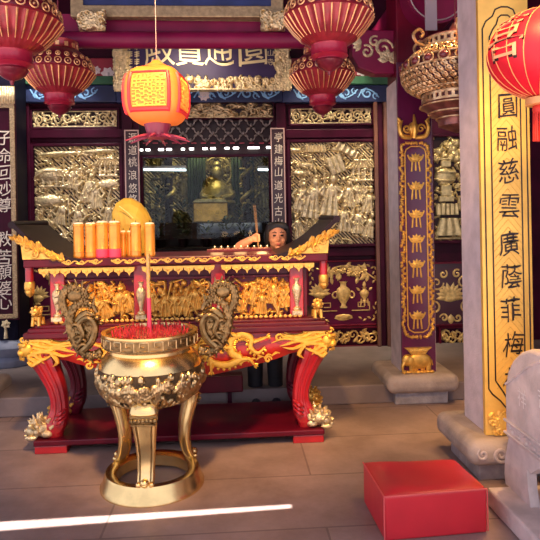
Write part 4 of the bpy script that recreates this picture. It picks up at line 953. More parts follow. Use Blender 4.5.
up = lp(0, 1)*.5+lp(PI, 1)*.5
mb = MB(); mb.lathe([(rx*.24, 0), (rx*.25, .03), (.03, .035)], tuple(up), 28); mb.build('upper_rim', mat('thread_gold', (.85, .42, .16)), t)
MB().tube([tuple(up), (up.x+.02, up.y, 4.6)], .003, 6).build('cord', mat('cord_red', (.2, .03, .05)), t)

# ------------------------------------------------------------------ altar table
TY0, TY1 = 4.10, 4.82; K = 4.1/580
TX = at(178, 440, TY0).x+.022
def tz(py): return EYE-(py-223.7)*K
def tx(px): return TX+(px-178)*K
t = thing('altar_table', 'red lacquer altar table with gilt dragons, upturned ends and lion paw feet', 'table', (TX, (TY0+TY1)/2, 0))
mar = mat('table_maroon', (.11, .003, .014), .33, 0, var=.25, vs=5, spec=.3)
ZP = .095
MB().span(TX-1.015, TX+1.015, TY0, TY1-.02, ZP-.04, ZP).build('plinth_board', mar, t, smooth=False, bevel=.008)
for sx_ in (-1, 1):
    for yy in (TY0+.09, TY1-.11): MB().box((TX+sx_*.90, yy, .0275), (.22, .16, .055)).build('plinth_foot', red_lacquer, t, smooth=False, bevel=.006)
# top board with upturned scroll ends
zt = 1.352; zl = 1.293
MB().span(TX-1.06, TX+1.06, TY0, TY1, zl, zt).build('tabletop', mar, t, smooth=False, bevel=.008)
prof = [(.66, zt-.005), (.76, zt+.012), (.88, zt+.062), (.98, zt+.125), (1.06, zt+.195), (1.10, zt+.235), (1.13, zt+.25)]
for f in (-1, 1):
    mb = MB(); P = smooth_path([(a, 0, b) for a, b in prof], 4); th = .028; n = len(P); vs = []
    for p in P:
        for yy in (TY0-.005, TY1): vs += [(TX+f*p.x, yy, p.z), (TX+f*(p.x+th*.5), yy, p.z-th)]
    fs = []
    for i in range(n-1): a = i*4; b = a+4; fs += [(a, a+2, b+2, b), (a+1, b+1, b+3, a+3), (a, b, b+1, a+1), (a+2, a+3, b+3, b+2)]
    fs += [(0, 1, 3, 2), ((n-1)*4, (n-1)*4+2, (n-1)*4+3, (n-1)*4+1)]; mb.add(vs, fs)
    o = mb.build('upturned_end', black_wood, t); mb = MB(); mb.tube([(TX+f*1.13, TY0-.005, zt+.24), (TX+f*1.13, TY1, zt+.25)], .026, 12); mb.build('end_roll', black_wood, o)
    # gilt leaf bracket under the curve
    mb = MB(); rg = random.Random(17)
    for i in range(26):
        u = i/25; xx = .78+.31*u; zz = zt+.03+(.175*u**1.15)-.02
        for k in range(2): leaf(mb, (TX+f*(xx+rg.uniform(-.02, .02)), zz-.022-rg.random()*.06*u), .055, .015, (PI/2-f*(.5+rg.uniform(-.7, .9))), TY0-.012-.004*(i % 3), .014)
    mb.plate([(TX+f*a, b) for a, b in ((.78, zt), (1.06, zt), (1.07, zt+.10), (1.085, zt+.175), (1.03, zt+.12), (.97, zt+.075), (.88, zt+.03))], TY0-.008, TY0+.01)
    for k in range(3): scroll(mb, (TX+f*(.98+.05*k), zt+.035+.05*k), .03, 1, 1.2, TY0-.018, .009, f)
    mb.build('gilt_leaf_bracket', gold, t)
# ledge with scroll painting
mb = MB(); zc = (zt+zl)/2; xx = TX-.86
for (a, b) in ((-.80, -.52), (-.46, .58), (.64, .90)):
    x0, x1 = TX+a, TX+b; n = max(2, int((x1-x0)/.085)); st = (x1-x0)/n
    P = [(x0+i*st/2, TY0-.004, zc+.012*(-1)**i) for i in range(2*n+1)]; mb.tube(smooth_path(P, 4), .0055, 6, .6)
    for i in range(n): scroll(mb, (x0+st*(i+.5), zc+.004*(-1)**i), .017, PI*i, 1.2, TY0-.004, .006, (-1)**i); leaf(mb, (x0+st*i, zc), .04, .008, .4*(-1)**i, TY0-.003, .005)
mb.build('ledge_scroll', gold_paint, t)
# hanging valance
mb = MB(); zv1, zv0 = zl-.010, zl-.072; y = TY0+.02
for (a, b) in ((-.965, -.305), (-.255, .255), (.30, .965)):
    x0, x1 = TX+a, TX+b; n = int((x1-x0)/.067); st = (x1-x0)/n
    mb.span(x0, x1, y, y+.012, zv1-.012, zv1)
    for i in range(n):
        xc_ = x0+st*(i+.5); mb.plate([(xc_-st*.48, zv1-.012), (xc_-st*.42, zv1-.030), (xc_-st*.14, zv1-.040), (xc_, zv0), (xc_+st*.14, zv1-.040), (xc_+st*.42, zv1-.030), (xc_+st*.48, zv1-.012)], y, y+.012); mb.ell((xc_, y, zv1-.026), (.012, .008, .009), 6, 4)
mb.build('gilt_valance', gold_paint, t, smooth=False)
# waist: box body, three carved panels, four posts with vases
zw1, zw0 = zl, .888; wy = TY0+.10
MB().span(TX-.92, TX+.92, wy+.02, TY1-.08, zw0, zl).build('waist_body', mar, t, smooth=False)
for i, (a, b) in enumerate(((57, 139.5), (139.5, 217), (217, 297))):
    x0, x1, z0, z1 = tx(a)+.05, tx(b)-.05, tz(319.5), tz(280)
    rl = Relief(x0, x1, z0, z1, 190, 90+i); h_ = z1-z0
    fill_dense(rl, 60, hs=.018)
    for k in range(6): rl.person(x0+(x1-x0)*(.10+.16*k)+rl.rng.uniform(-.02, .02), z0+h_*rl.rng.choice((.04, .2, .3, .1)), h_*.62, rl.rng.uniform(-.35, .35))
    for k in range(14): u = rl.rng.random(); rl.stroke([(x0+u*(x1-x0), z0+h_*rl.rng.uniform(0, .5)), (x0+(u+rl.rng.uniform(-.25, .25))*(x1-x0), z0+h_*rl.rng.uniform(.3, 1))], .011, .03)
    rl.H *= 1.3; o = rl.to_mb(wy+.016, .004).build('waist_carving', mat('warm_carved_gilding', (.82, .44, .09), .36, .65, var=.3, vs=22, bump=.3, bs=90), t, ang=180)
    frame_mb(x0, x1, z0, z1, .018, wy-.012, wy+.02).build('waist_frame', mar, t, smooth=False, bevel=.004)
vprof = [(.55, 0), (.75, .03), (.75, .08), (.35, .12), (.32, .20), (.55, .34), (.92, .58), (1, .68), (.80, .77), (.40, .83), (.36, .90), (.55, .98), (.6, 1)]
for px in (57, 139.5, 217, 297):
    o = MB().span(tx(px)-.05, tx(px)+.05, wy-.02, wy+.03, zw0, zl).build('waist_post', red_lacquer, t, smooth=False, bevel=.006)
    mb = MB(); vase(mb, (tx(px), tz(314.5)), .235, wy-.025, .036, .030, vprof); mb.span(tx(px)-.036, tx(px)+.036, wy-.055, wy, tz(318.5), tz(314.5)); mb.build('carved_vase', gold_pale, o)
for f in (-1, 1):   # lotus-bud corner drops and little lions on the lower ledge
    xx = TX+f*1.035; mb = MB(); mb.lathe([(.028, 0), (.028, .11)], (xx, TY0+.05, zl-.11), 16); o = mb.build('corner_drop', red_lacquer, t)
    mb = MB(); mb.lathe([(.030, -.05), (.036, -.04), (.036, .0), (.030, .012)], (xx, TY0+.05, zl-.11), 16); mb.lathe([(0, -.10), (.02, -.085), (.032, -.06), (.03, -.05)], (xx, TY0+.05, zl-.11), 16, flute=.1, nf=6); mb.build('gilt_bud', gold, o)
    xx = TX+f*.985; z = zw0; yy = TY0+.03; mb = MB()
    mb.ell((xx, yy+.03, z+.05), (.028, .05, .032)); mb.ell((xx, yy-.02, z+.098), (.032, .03, .034)); mb.ell((xx, yy-.045, z+.09), (.018, .016, .016))
    for a in (-1, 1): mb.tube([(xx+a*.02, yy-.01, z+.06), (xx+a*.022, yy-.02, z)], .012, 6); mb.tube([(xx+a*.02, yy+.07, z+.05), (xx+a*.026, yy+.06, z)], .013, 6)
    mb.tube([(xx, yy+.08, z+.06), (xx, yy+.10, z+.12)], [.01, .016], 6)
    for k in range(8): mb.ell((xx+.032*math.cos(k*.8), yy-.01, z+.10+.032*math.sin(k*.8)), .012, 6, 4)
    mb.build('ledge_lion', gold, t)
mb = MB()
for i in range(50): xx = TX-.86+1.72*i/49; leaf(mb, (xx, zw0+.002), .026, .016, PI/2, TY0+.055, .01)
mb.build('lotus_petal_row', gold_paint, t)
# lower ledge
z1, z0 = zw0, .80
mb = MB(); mb.span(TX-1.04, TX+1.04, TY0-.0, TY1, z0+.03, z1-.018); mb.span(TX-1.0, TX+1.0, TY0+.03, TY1-.03, z1-.03, z1); mb.span(TX-1.065, TX+1.065, TY0-.02, TY1+.01, z0, z0+.045); mb.build('lower_ledge', mar, t, smooth=False, bevel=.01)
# curved apron
def apron(y0, y1):
    L = [(-.93, .66), (-.80, .64), (-.68, .60), (-.45, .545), (-.2, .50), (0, .488), (.2, .50), (.45, .545), (.68, .60), (.80, .64), (.93, .66)]
    P = [(p.x, p.z) for p in smooth_path([(a, 0, b) for a, b in L], 4)]; top = [(a, .80) for a, _ in P]
    n = len(P); vs = []; fs = []
    for i in range(n):
        for j in range(5): q = j/4; zz = P[i][1]+(.80-P[i][1])*q; bul = .035*math.sin(PI*min(1, q*1.1)*.9); vs.append((TX+P[i][0], y0-bul, zz))
    for i in range(n): vs += [(TX+P[i][0], y1, P[i][1]), (TX+P[i][0], y1, .80)]
    o5 = n*5
    for i in range(n-1):
        for j in range(4): fs.append((i*5+j, (i+1)*5+j, (i+1)*5+j+1, i*5+j+1))
        fs += [(i*5, o5+2*i, o5+2*i+2, (i+1)*5), (o5+2*i, o5+2*i+1, o5+2*i+3, o5+2*i+2)]
    m_ = MB(); m_.add(vs, fs); return m_
apron_m = mat('apron_red', (.48, .018, .012), .33, 0, var=.15, vs=5, coat=.2)
ap = apron(TY0+.04, TY0+.08).build('front_apron', apron_m, t); apron(TY1-.06, TY1-.03).build('rear_apron', mar, t)
for f in (-1, 1): MB().span(TX+f*.93, TX+f*.96, TY0+.1, TY1-.1, .62, .80).build('side_apron', mar, t, smooth=False)
# dragons on the apron, facing the middle
def dragon(f):
    mb = MB(); y = TY0-.012
    ctr = [(.64, .615), (.60, .70), (.53, .765), (.45, .75), (.43, .67), (.38, .615), (.30, .60), (.24, .65), (.245, .72), (.30, .745)]
    ctr = [(.60, .70), (.55, .66), (.50, .70), (.50, .765), (.43, .79), (.36, .75), (.36, .67), (.42, .625), (.34, .585), (.24, .60), (.17, .66), (.12, .70)]
    P = smooth_path([(TX+f*a, y-.008*math.sin(i), b) for i, (a, b) in enumerate(ctr)], 6); rad = lerp_list([.006, .012, .018, .023, .027, .029, .029, .028, .026, .024, .022, .018], len(P)); mb.tube(P, rad, 8, .8)
    for i in range(2, len(P)-2, 2):   # dorsal fins
        T = (P[i+1]-P[i-1]).normalized(); N = Vector((-T.z, 0, T.x)); leaf(mb, (P[i].x+N.x*rad[i]*.7, P[i].z+N.z*rad[i]*.7), .026, .011, math.atan2(N.z, N.x)+.3*f, y-.01, .008)
    hx, hz = TX+f*.10, .715; mb.ell((hx, y-.01, hz), (.038, .026, .03)); mb.ell((hx-f*.036, y-.012, hz-.006), (.028, .02, .014)); mb.ell((hx-f*.030, y-.012, hz-.026), (.022, .016, .008))
    for k in range(5): sweep(mb, [(hx+f*.02, y-.01, hz+.01), (hx+f*(.06+.01*k), y-.012, hz+.05-.025*k), (hx+f*(.10+.012*k), y-.01, hz+.045-.03*k)], [.010, .008, .002], 4, 6)
    sweep(mb, [(hx, y-.02, hz+.025), (hx+f*.02, y-.02, hz+.055), (hx+f*.05, y-.02, hz+.07)], [.008, .006, .003], 4, 6); sweep(mb, [(hx-f*.05, y-.02, hz), (hx-f*.08, y-.02, hz+.03), (hx-f*.07, y-.02, hz+.06)], [.004, .004, .002], 4, 6)
    for (a, b, da, db) in ((.40, .79, -.10, .01), (.36, .70, -.10, .02), (.43, .62, .09, -.04), (.22, .60, .0, -.055), (.52, .74, .09, .03)):
        e = (TX+f*(a+da), y-.012, b+db); sweep(mb, [(TX+f*a, y-.01, b), (TX+f*(a+da*.6), y-.015, b+db*.2+.012), e], [.016, .013, .009], 4, 6)
        for k in (-1, 0, 1): leaf(mb, (e[0], e[2]), .035, .009, math.atan2(db, f*da)+k*.6, y-.012, .008)
    for (a, b, r) in ((.70, .76, .03), (.28, .79, .026), (.17, .76, .022), (.30, .68, .024), (.62, .61, .026)): scroll(mb, (TX+f*a, b), r, 0, 1.2, y-.004, .009, f)
    for k in range(10): a = .15+.055*k; sweep(mb, [(TX+f*a, y-.002, .56+.02*abs(k-3)*.6), (TX+f*(a+.03), y-.004, .585+.02*abs(k-3)*.6), (TX+f*(a+.06), y-.002, .58+.02*abs(k-3)*.6)], [.004, .010, .002], 3, 6)
    return mb
flame_gold = mat('bright_gilding', (.95, .52, .07), .36, .5, var=.15, vs=25, bump=.2, bs=80)
for f in (-1, 1): dragon(f).build('gilt_dragon', flame_gold, t)
mb = MB(); y = TY0-.015; mb.ell((TX, y, .72), (.035, .02, .035))
for k in range(7): sweep(mb, [(TX, y, .75), (TX+(k-3)*.018, y-.005, .77), (TX+(k-3)*.028, y, .80)], [.010, .008, .002], 3, 6)
mb.build('flaming_pearl', flame_gold, t)
# legs
def leg(f, yc, front):
    # centre x offset, z, half width x, half depth y
    S = [(.955, .80, .105, .085), (.985, .765, .115, .095), (.985, .70, .112, .095), (.955, .62, .095, .085), (.915, .53, .080, .07), (.880, .44, .068, .06), (.862, .36, .060, .055), (.860, .29, .062, .055), (.872, .23, .074, .062), (.890, .175, .082, .07), (.905, .13, .075, .066), (.90, .097, .06, .055)]
    mb = MB(); n = 16; m_ = []
    P = smooth_path([Vector((a, b, 0)) for a, b, *_ in S], 4); ax = lerp_list([q[2] for q in S], len(P)); ay = lerp_list([q[3] for q in S], len(P)); vs = []
    for p, a, b in zip(P, ax, ay):
        for j in range(n):
            w_ = 2*PI*j/n; e = sq(w_, 3.2); vs.append((TX+f*(p.x+a*e*math.cos(w_)), yc+b*e*math.sin(w_)*.98, p.y))
    k = len(P); mb.add(vs, [(i*n+j, i*n+(j+1) % n, (i+1)*n+(j+1) % n, (i+1)*n+j) for i in range(k-1) for j in range(n)]+[tuple(range(n)), tuple((k-1)*n+j for j in range(n))])
    o = mb.build('leg', red_lacquer if front else mar, t)
    mb = MB()   # carved ridges running down the leg
    for d in (-.35, .25): mb.tube([(TX+f*(p.x+a*d), yc-b*.97, p.y) for p, a, b in zip(P[4:-10], ax[4:-10], ay[4:-10])], .010, 6)
    for k in range(3): sweep(mb, [(TX+f*(.80-.0*k), yc-.05, .30-.03*k), (TX+f*(.84), yc-.08, .27-.03*k), (TX+f*(.87), yc-.065, .25-.03*k)], [.004, .014, .006], 4, 6)
    mb.build('leg_ridge', red_lacquer if front else mar, o)
    mb = MB(); rg = random.Random(3+int(f)); fx, fy = TX+f*.985, yc-.02   # lion-paw foot: muzzle, brows, curls
    mb.ell((fx, fy, .165), (.075, .07, .060)); mb.ell((fx+f*.05, fy-.02, .15), (.045, .05, .038)); mb.ell((fx-f*.05, fy-.01, .13), (.05, .06, .035))
    for a in (-1, 1): mb.ell((fx+f*.05, fy-.03+a*.035, .195), (.018, .016, .018), 8, 6); mb.ell((fx+f*.015, fy-.02+a*.05, .222), (.014, .018, .022), 8, 6)
    mb.ell((fx+f*.09, fy-.03, .155), (.016, .022, .014), 8, 6); mb.tube([(fx+f*.085, fy-.06, .13), (fx+f*.095, fy-.02, .122), (fx+f*.085, fy+.02, .13)], .009, 6)
    for i in range(44):
        a, e = rg.uniform(0, 6.28), rg.uniform(-.2, 1.0); c_ = Vector((fx-f*.01+.082*math.cos(a)*math.cos(e), fy+.075*math.sin(a)*math.cos(e), .165+.066*math.sin(e)))
        if rg.random() < .5: mb.ell(c_, .017, 7, 5)
        else: d = (c_-Vector((fx, fy, .15))).normalized(); mb.tube([c_, c_+d*.03+Vector((0, 0, .012))], [.014, .003], 6)
    for a in (-.045, -.015, .015, .045): mb.ell((fx+f*.05, fy+a-.02, .112), (.04, .014, .016), 8, 6)
    mb.build('lion_foot', gold_pale if front else gold, o)
    if front:
        mb = MB(); y = yc-.088; rg = random.Random(5)   # flame-maned beast mask on the shoulder
        mb.ell((TX+f*1.045, yc-.055, .725), (.055, .065, .06)); mb.ell((TX+f*1.085, yc-.07, .705), (.032, .045, .03)); mb.ell((TX+f*1.06, yc-.11, .76), (.018, .014, .018), 8, 6)
        for k in range(4): mb.tube([(TX+f*(1.06+.012*k), yc-.115+.01*k, .675), (TX+f*(1.06+.012*k), yc-.115+.01*k, .655)], [.007, .002], 5)
        for k in range(16):
            z_ = .79-.010*k; L_ = .36-.014*abs(k-5); x_ = 1.03-.012*(k % 3)
            if k > 9: x_ = 1.04; L_ = .18-.012*(k-9)
            zz = lambda q, k=k, z_=z_: z_+.018*math.sin(q*7+k*.6)-.01*q
            sweep(mb, [(TX+f*(x_-L_*q), y+.01*q-.012*(k % 2), zz(q)) for q in (0, .25, .5, .75, 1)], [.012, .016, .015, .011, .002], 3, 6, .7)
        for k in range(5): sweep(mb, [(TX+f*(.90-.01*k), y, .72-.01*k), (TX+f*(.87-.008*k), y-.008, .68-.012*k), (TX+f*(.83+.012*k), y, .645-.01*k)], [.012, .012, .002], 3, 6)
        for k in range(7): scroll(mb, (TX+f*(1.07-.03*k), .80-.02*(k % 2)), .022, k, 1.2, y-.014, .008, f)
        for k in range(6): sweep(mb, [(TX+f*1.07, yc-.09+.02*k, .76-.016*k), (TX+f*1.10, yc-.085+.02*k, .765-.02*k), (TX+f*1.115, yc-.07+.02*k, .75-.022*k)], [.012, .010, .003], 3, 6)
        mb.build('shoulder_mask', flame_gold, o)
for f in (-1, 1):
    leg(f, TY0+.10, True); leg(f, TY1-.12, False)
# ------------------------------------------------------------------ things on the table
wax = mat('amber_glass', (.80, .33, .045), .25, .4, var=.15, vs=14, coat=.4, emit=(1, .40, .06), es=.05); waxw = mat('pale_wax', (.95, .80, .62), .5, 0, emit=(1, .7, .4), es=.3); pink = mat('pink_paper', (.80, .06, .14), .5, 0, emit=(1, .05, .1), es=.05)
cl = {79: 'leftmost gold candle of the row on the altar table', 91: 'second gold candle from the left in the row on the altar table', 102.5: 'third candle from the left, its foot wrapped in pink', 115: 'fourth candle from the left, its foot wrapped in pink', 136: 'tall gold candle just right of the two small ones', 150: 'rightmost tall gold candle of the row on the altar table'}
def candle(px, top, base, r, Y, lab, band=None):
    p = at(px, base, Y); z0 = zt; h = at(px, top, Y).z-z0
    t = thing('candle', lab, 'candle', (p.x, Y, z0), 'gold candles standing in a row on the altar table')
    MB().lathe([(r*1.0, 0), (r*1.06, .006), (r*1.06, .02), (r, .026), (r, h*.16), (r*1.04, h*.165), (r*1.04, h*.18), (r, h*.19), (r, h-.02), (r*1.05, h-.018), (r*1.05, h-.004), (r*.98, h), (r*.9, h-.006), (0, h-.006)], (p.x, Y, z0), 24).build('holder', wax, t)
    mb = MB(); mb.lathe([(r*.88, h-.012), (r*.86, h+.008), (r*.4, h+.012), (0, h+.012)], (p.x, Y, z0), 20); mb.build('wax', waxw, t)
    MB().tube([(p.x, Y, z0+h+.01), (p.x+.002, Y, z0+h+.026)], .0025, 5).build('wick', black, t)
    if band: MB().lathe([(r*1.08, .0), (r*1.08, h*band), (r*1.02, h*band)], (p.x, Y, z0), 24).build('pink_band', pink, t)
for px, lab in cl.items(): candle(px, 224 if px not in (102.5, 115) else 222.5, 256, .037 if px not in (102.5, 115) else .041, TY0+.08, lab, .24 if px in (102.5, 115) else None)
candle(123.5, 232, 255, .020, TY0+.17, 'small short candle directly right of the second pink-footed candle')
candle(130, 232, 255, .020, TY0+.17, 'small short candle directly left of the fifth tall candle')
# translucent yellow bundle behind the candles
Y = TY0+.34; p = at(133, 226, Y); s = Y/580
t = thing('yellow_bundle', 'large translucent yellow rounded bundle behind the gold candles', 'bundle', (p.x, Y, zt))
prof2 = [(113, 252), (112, 226), (112, 212), (116, 203), (124, 198), (132, 198), (141, 203), (148, 212), (152, 220), (152, 232), (151, 252)]
mb = MB(); pts = [at(a, b, Y) for a, b in prof2]; cx_ = sum(q.x for q in pts)/len(pts); zc = (zt+1.55)/2; n = 20; rings = []
for k in range(9):
    w_ = math.cos(PI/2*(k-4)/4.6)**.6; rings.append([(cx_+(q.x-cx_)*w_, Y+.13*(k-4)/4, zt+max(0, (q.z-zt))*(.25+.75*w_)) for q in smooth_path(pts, 1)])
m_ = len(rings[0]); mb.add([v for r in rings for v in r], [(i*m_+j, i*m_+j+1, (i+1)*m_+j+1, (i+1)*m_+j) for i in range(8) for j in range(m_-1)]+[tuple(range(m_)), tuple(8*m_+j for j in range(m_))])
_w = mb.build('wrapping', mat('translucent_yellow', (.56, .37, .05), .55, 0, var=.25, vs=6, emit=(1, .55, .03), es=.03), t, smooth=False)
mb = MB(); a, b, c = at(119, 206, Y-.13), at(127, 212, Y-.14), at(133, 218, Y-.14); mb.tube([a, b, c], .004, 6); mb.build('wrapping_highlight', mat('highlight_yellow', (.92, .66, .2), .4), t)  # pale line: a highlight along the wrapping, put into the colour
# tray of tea lights
Y0 = TY1-.16; a, b = at(211, 248, Y0), at(271, 248, Y0)
t = thing('candle_tray', 'long dark red tray of tea lights at the back of the altar table', 'tray', ((a.x+b.x)/2, Y0, zt))
mb = MB(); mb.span(a.x, b.x, Y0-.06, Y0+.06, zt, zt+.012); mb.span(a.x-.03, b.x, Y0-.075, Y0-.06, zt+.0, zt+.022); mb.span(a.x, b.x, Y0+.06, Y0+.075, zt, zt+.022); mb.build('tray_body', mat('tray_red', (.20, .02, .02), .35, 0, coat=.4), t, smooth=False, bevel=.003)
fl = mat('tea_flame', (1, .7, .3), .5, emit=(1, .72, .35), es=2.5); cupm = mat('tea_cup', (.7, .45, .3), .35, .5)
for i in range(9):
    x = a.x+.03+(b.x-a.x-.06)*i/8; t = thing('tea_light', 'small lit tea light in the long tray before the woman', 'candle', (x, Y0, zt+.012), 'tea lights in the long tray')
    MB().lathe([(.016, 0), (.018, .016), (.015, .016), (0, .013)], (0, 0, 0), 14).build('cup', cupm, t, local=True); MB().ell((0, 0, .026), (.004, .004, .007), 8, 6).build('flame', fl, t, local=True)
for i, px in enumerate((217, 240)):
    p = at(px, 246, Y0); lamp('tea_glow', 'POINT', (p.x, Y0, zt+.06), .5, (1, .55, .22), shadow_soft_size=.05)
lamp('tea_glow', 'POINT', (at(262, 246, Y0).x, Y0+.02, zt+.08), .9, (1, .55, .22), shadow_soft_size=.04)

# ------------------------------------------------------------------ bronze incense burner
BX, BYc = at(153, 486, 3.58).x, 3.58
t = thing('incense_burner', 'round brass three-legged incense burner with dragon handles standing before the altar', 'incense burner', (BX, BYc, 0))
b0 = (BX, BYc, 0)
mb = MB(); mb.lathe([(.235, .098), (.215, .082), (.215, .02), (.25, .0), (.312, .0), (.312, .012), (.298, .03), (.285, .085), (.278, .098), (.235, .098)], b0, 64); mb.build('base_ring', brass, t)
kb = 3.555/580
def bz_(py): return EYE-(py-224.2)*kb
zr1, zr0 = bz_(329.5), bz_(343.5)
MB().lathe([(.12, .495), (.19, .503), (.245, .535), (.285, .585), (.306, .64), (.312, .69), (.306, .738), (.288, .778), (.264, .806), (.252, .818), (.250, .852), (.24, .86), (.20, .86), (.0, .86)], b0, 72).build('bowl', brass, t)
o = MB().lathe([(.245, zr0-.016), (.258, zr0-.010), (.280, zr0), (.284, zr0+.01), (.284, zr1-.016), (.289, zr1-.012), (.289, zr1), (.262, zr1), (.254, zr1-.02), (.245, zr0-.016)], b0, 72).build('rim', brass, t)
# key fret round the rim, raised above a dark ground
mb = MB(); mb.lathe([(.2855, zr0+.012), (.2855, zr1-.018)], b0, 72); mb.build('rim_ground', brass_dark, o)
mb = MB(); n = 22; h = zr1-zr0-.034; zz0 = zr0+.014
for k in range(n):
    a0 = 2*PI*k/n; da = 2*PI/n
    L_ = [(0, 0), (.86, 0), (.86, .95), (.28, .95), (.28, .45), (.58, .45)]; P = [(BX+  .2865*math.cos(a0+u*da), BYc+  .2865*math.sin(a0+u*da), zz0+v*h) for u, v in L_]
    for p, q in zip(P[:-1], P[1:]): mb.tube([p, q], .0036, 5)
mb.build('key_fret', mat('relief_brass', (.56, .41, .20), .3, 1., var=.3, vs=30, bump=.15, bs=90), o)
# dragon relief wrapped round the belly
mb = MB(); rg = random.Random(12)
def bowl_pt(a, z, off=0.):
    L_ = [(.495, .12), (.503, .19), (.535, .245), (.585, .285), (.64, .306), (.69, .312), (.738, .306), (.778, .288)]
    for (z0, r0), (z1, r1) in zip(L_[:-1], L_[1:]):
        if z <= z1: r = r0+(r1-r0)*(z-z0)/(z1-z0); break
    return Vector((BX+(r+off)*math.cos(a), BYc+(r+off)*math.sin(a), z))
rl = Relief(0, 2*PI, .515, .735, 760, 33); AS = 3.3   # angle across, height up
def rst(P, r, h):   # stroke measured in metres along the belly
    sv = rl.X; rl.X = sv*.305; rl.stroke([(a*.305, z) for a, z in P], r, h); rl.X = sv
def rbl(a, z, rx, rz, h, rot=0.):
    sv = rl.X; rl.X = sv*.305; rl.blob(a*.305, z, rx, rz, h, rot); rl.X = sv
for k in range(6):
    f = 1 if k % 2 else -1; ac = (2*PI*(k+.5)/6)
    q = np.linspace(0, 1, 26); P = [(ac+f*(u-.5)*.92, .625+.052*math.sin(u*10)*.6*(1-.35*u)) for u in q]
    for i in range(25): rst([P[i], P[i+1]], .008+.011*math.sin(PI*min(1, .15+q[i]*.85)), .020)
    for i in range(1, 25): rbl(P[i][0], P[i][1]+.024, .007, .012, .018); rbl(P[i][0], P[i][1]-.004, .006, .006, .027)
    hd = P[-1]; rbl(hd[0], hd[1]+.01, .034, .028, .032); rbl(hd[0]+f*.07, hd[1]-.002, .024, .018, .030); rbl(hd[0]+f*.02, hd[1]+.03, .012, .010, .038)
    for i in range(5): rst([(hd[0]-f*.02, hd[1]+.015), (hd[0]-f*(.10+.02*i), hd[1]+.045-.018*i), (hd[0]-f*(.17+.02*i), hd[1]+.05-.026*i)], .007, .024)
    for i in range(38):
        a, z, r = ac+rg.uniform(-.52, .52), rg.uniform(.535, .72), rg.uniform(.014, .024); w0 = rg.random()*6
        rst([(a+r/.305*(1-.75*v)*math.cos(w0+f*v*8), z+r*(1-.75*v)*math.sin(w0+f*v*8)) for v in np.linspace(0, 1, 10)], .0060, .019)
    for i in range(4): a = ac+f*(-.36+.24*i); rst([(a, .60), (a+.07, .565), (a+.15, .56)], .011, .02)
for k in range(44): a = 2*PI*k/44; rst([(a, .524), (a+.05, .545), (a+.11, .526)], .007, .012)
tmp = rl.to_mb(0, .003); mb.add([tuple(bowl_pt(x-PI/2-PI/6, z, -y*1.0+.001)) for x, y, z in tmp.v], tmp.f)
MB().lathe([(.2465, .535), (.2865, .585), (.3075, .64), (.3135, .69), (.3085, .73)], b0, 72).build('relief_ground', mat('dark_ground_brass', (.07, .045, .02), .6, .6, var=.3, vs=30), t)  # band darker than the bowl, set behind the raised relief
mb.build('dragon_relief', mat('relief_brass', (.56, .41, .20), .3, 1., var=.3, vs=30, bump=.15, bs=90), t, ang=180)
# three cabriole legs
def bleg(a):
    d = Vector((math.cos(a), math.sin(a), 0)); s_ = Vector((-math.sin(a), math.cos(a), 0))
    S = [(.235, .565, .074, .05), (.262, .52, .080, .05), (.262, .47, .076, .042), (.242, .40, .066, .036), (.222, .32, .058, .032), (.216, .24, .052, .030), (.226, .17, .050, .030), (.246, .12, .050, .032), (.256, .099, .046, .030)]
    P = smooth_path([Vector((r, z, 0)) for r, z, *_ in S], 4); aw = lerp_list([q[2] for q in S], len(P)); ad = lerp_list([q[3] for q in S], len(P)); n = 16; vs = []
    for p, w_, q in zip(P, aw, ad):
        for j in range(n): u = 2*PI*j/n; e = sq(u, 3.); c_ = Vector(b0)+d*(p.x+q*e*math.cos(u)*.8)+s_*(w_*e*math.sin(u)); vs.append((c_.x, c_.y, p.y))
    k = len(P); mb = MB(); mb.add(vs, [(i*n+j, i*n+(j+1) % n, (i+1)*n+(j+1) % n, (i+1)*n+j) for i in range(k-1) for j in range(n)]+[tuple(range(n)), tuple((k-1)*n+j for j in range(n))])
    o = mb.build('leg', brass, t); mb = MB()
    for sd in (-1, 1): mb.tube([tuple(Vector((b0[0], b0[1], p.y))+d*(p.x+q*.80)+s_*(sd*w_*.62)) for p, w_, q in zip(P[9:-4], aw[9:-4], ad[9:-4])], .0045, 6)
    for sd in range(7): u = (sd-3)/3; mb.ell(tuple(Vector((b0[0], b0[1], .478))+d*(.262+.036)+s_*(u*.066)), (.012, .012, .014), 8, 6)
    mb.tube([tuple(Vector((b0[0], b0[1], .505))+d*(.262+.038)+s_*(u*.075)) for u in (-1, 0, 1)], .007, 6); mb.tube([tuple(Vector((b0[0], b0[1], .455))+d*(.258+.034)+s_*(u*.07)) for u in (-1, 0, 1)], .006, 6)
    mb.build('leg_ridge', brass_dark, o); mb = MB(); mb.ell(tuple(Vector((b0[0], b0[1], .125))+d*.285), (.026, .026, .024), 10, 8)
    for sd in (-1, 1): mb.ell(tuple(Vector((b0[0], b0[1], .112))+d*.272+s_*sd*.036), (.018, .018, .016), 8, 6)
    mb.build('scroll_foot', brass, o)
for a in (-PI/2-.02, PI/6+.05, PI-PI/6-.05): bleg(a)
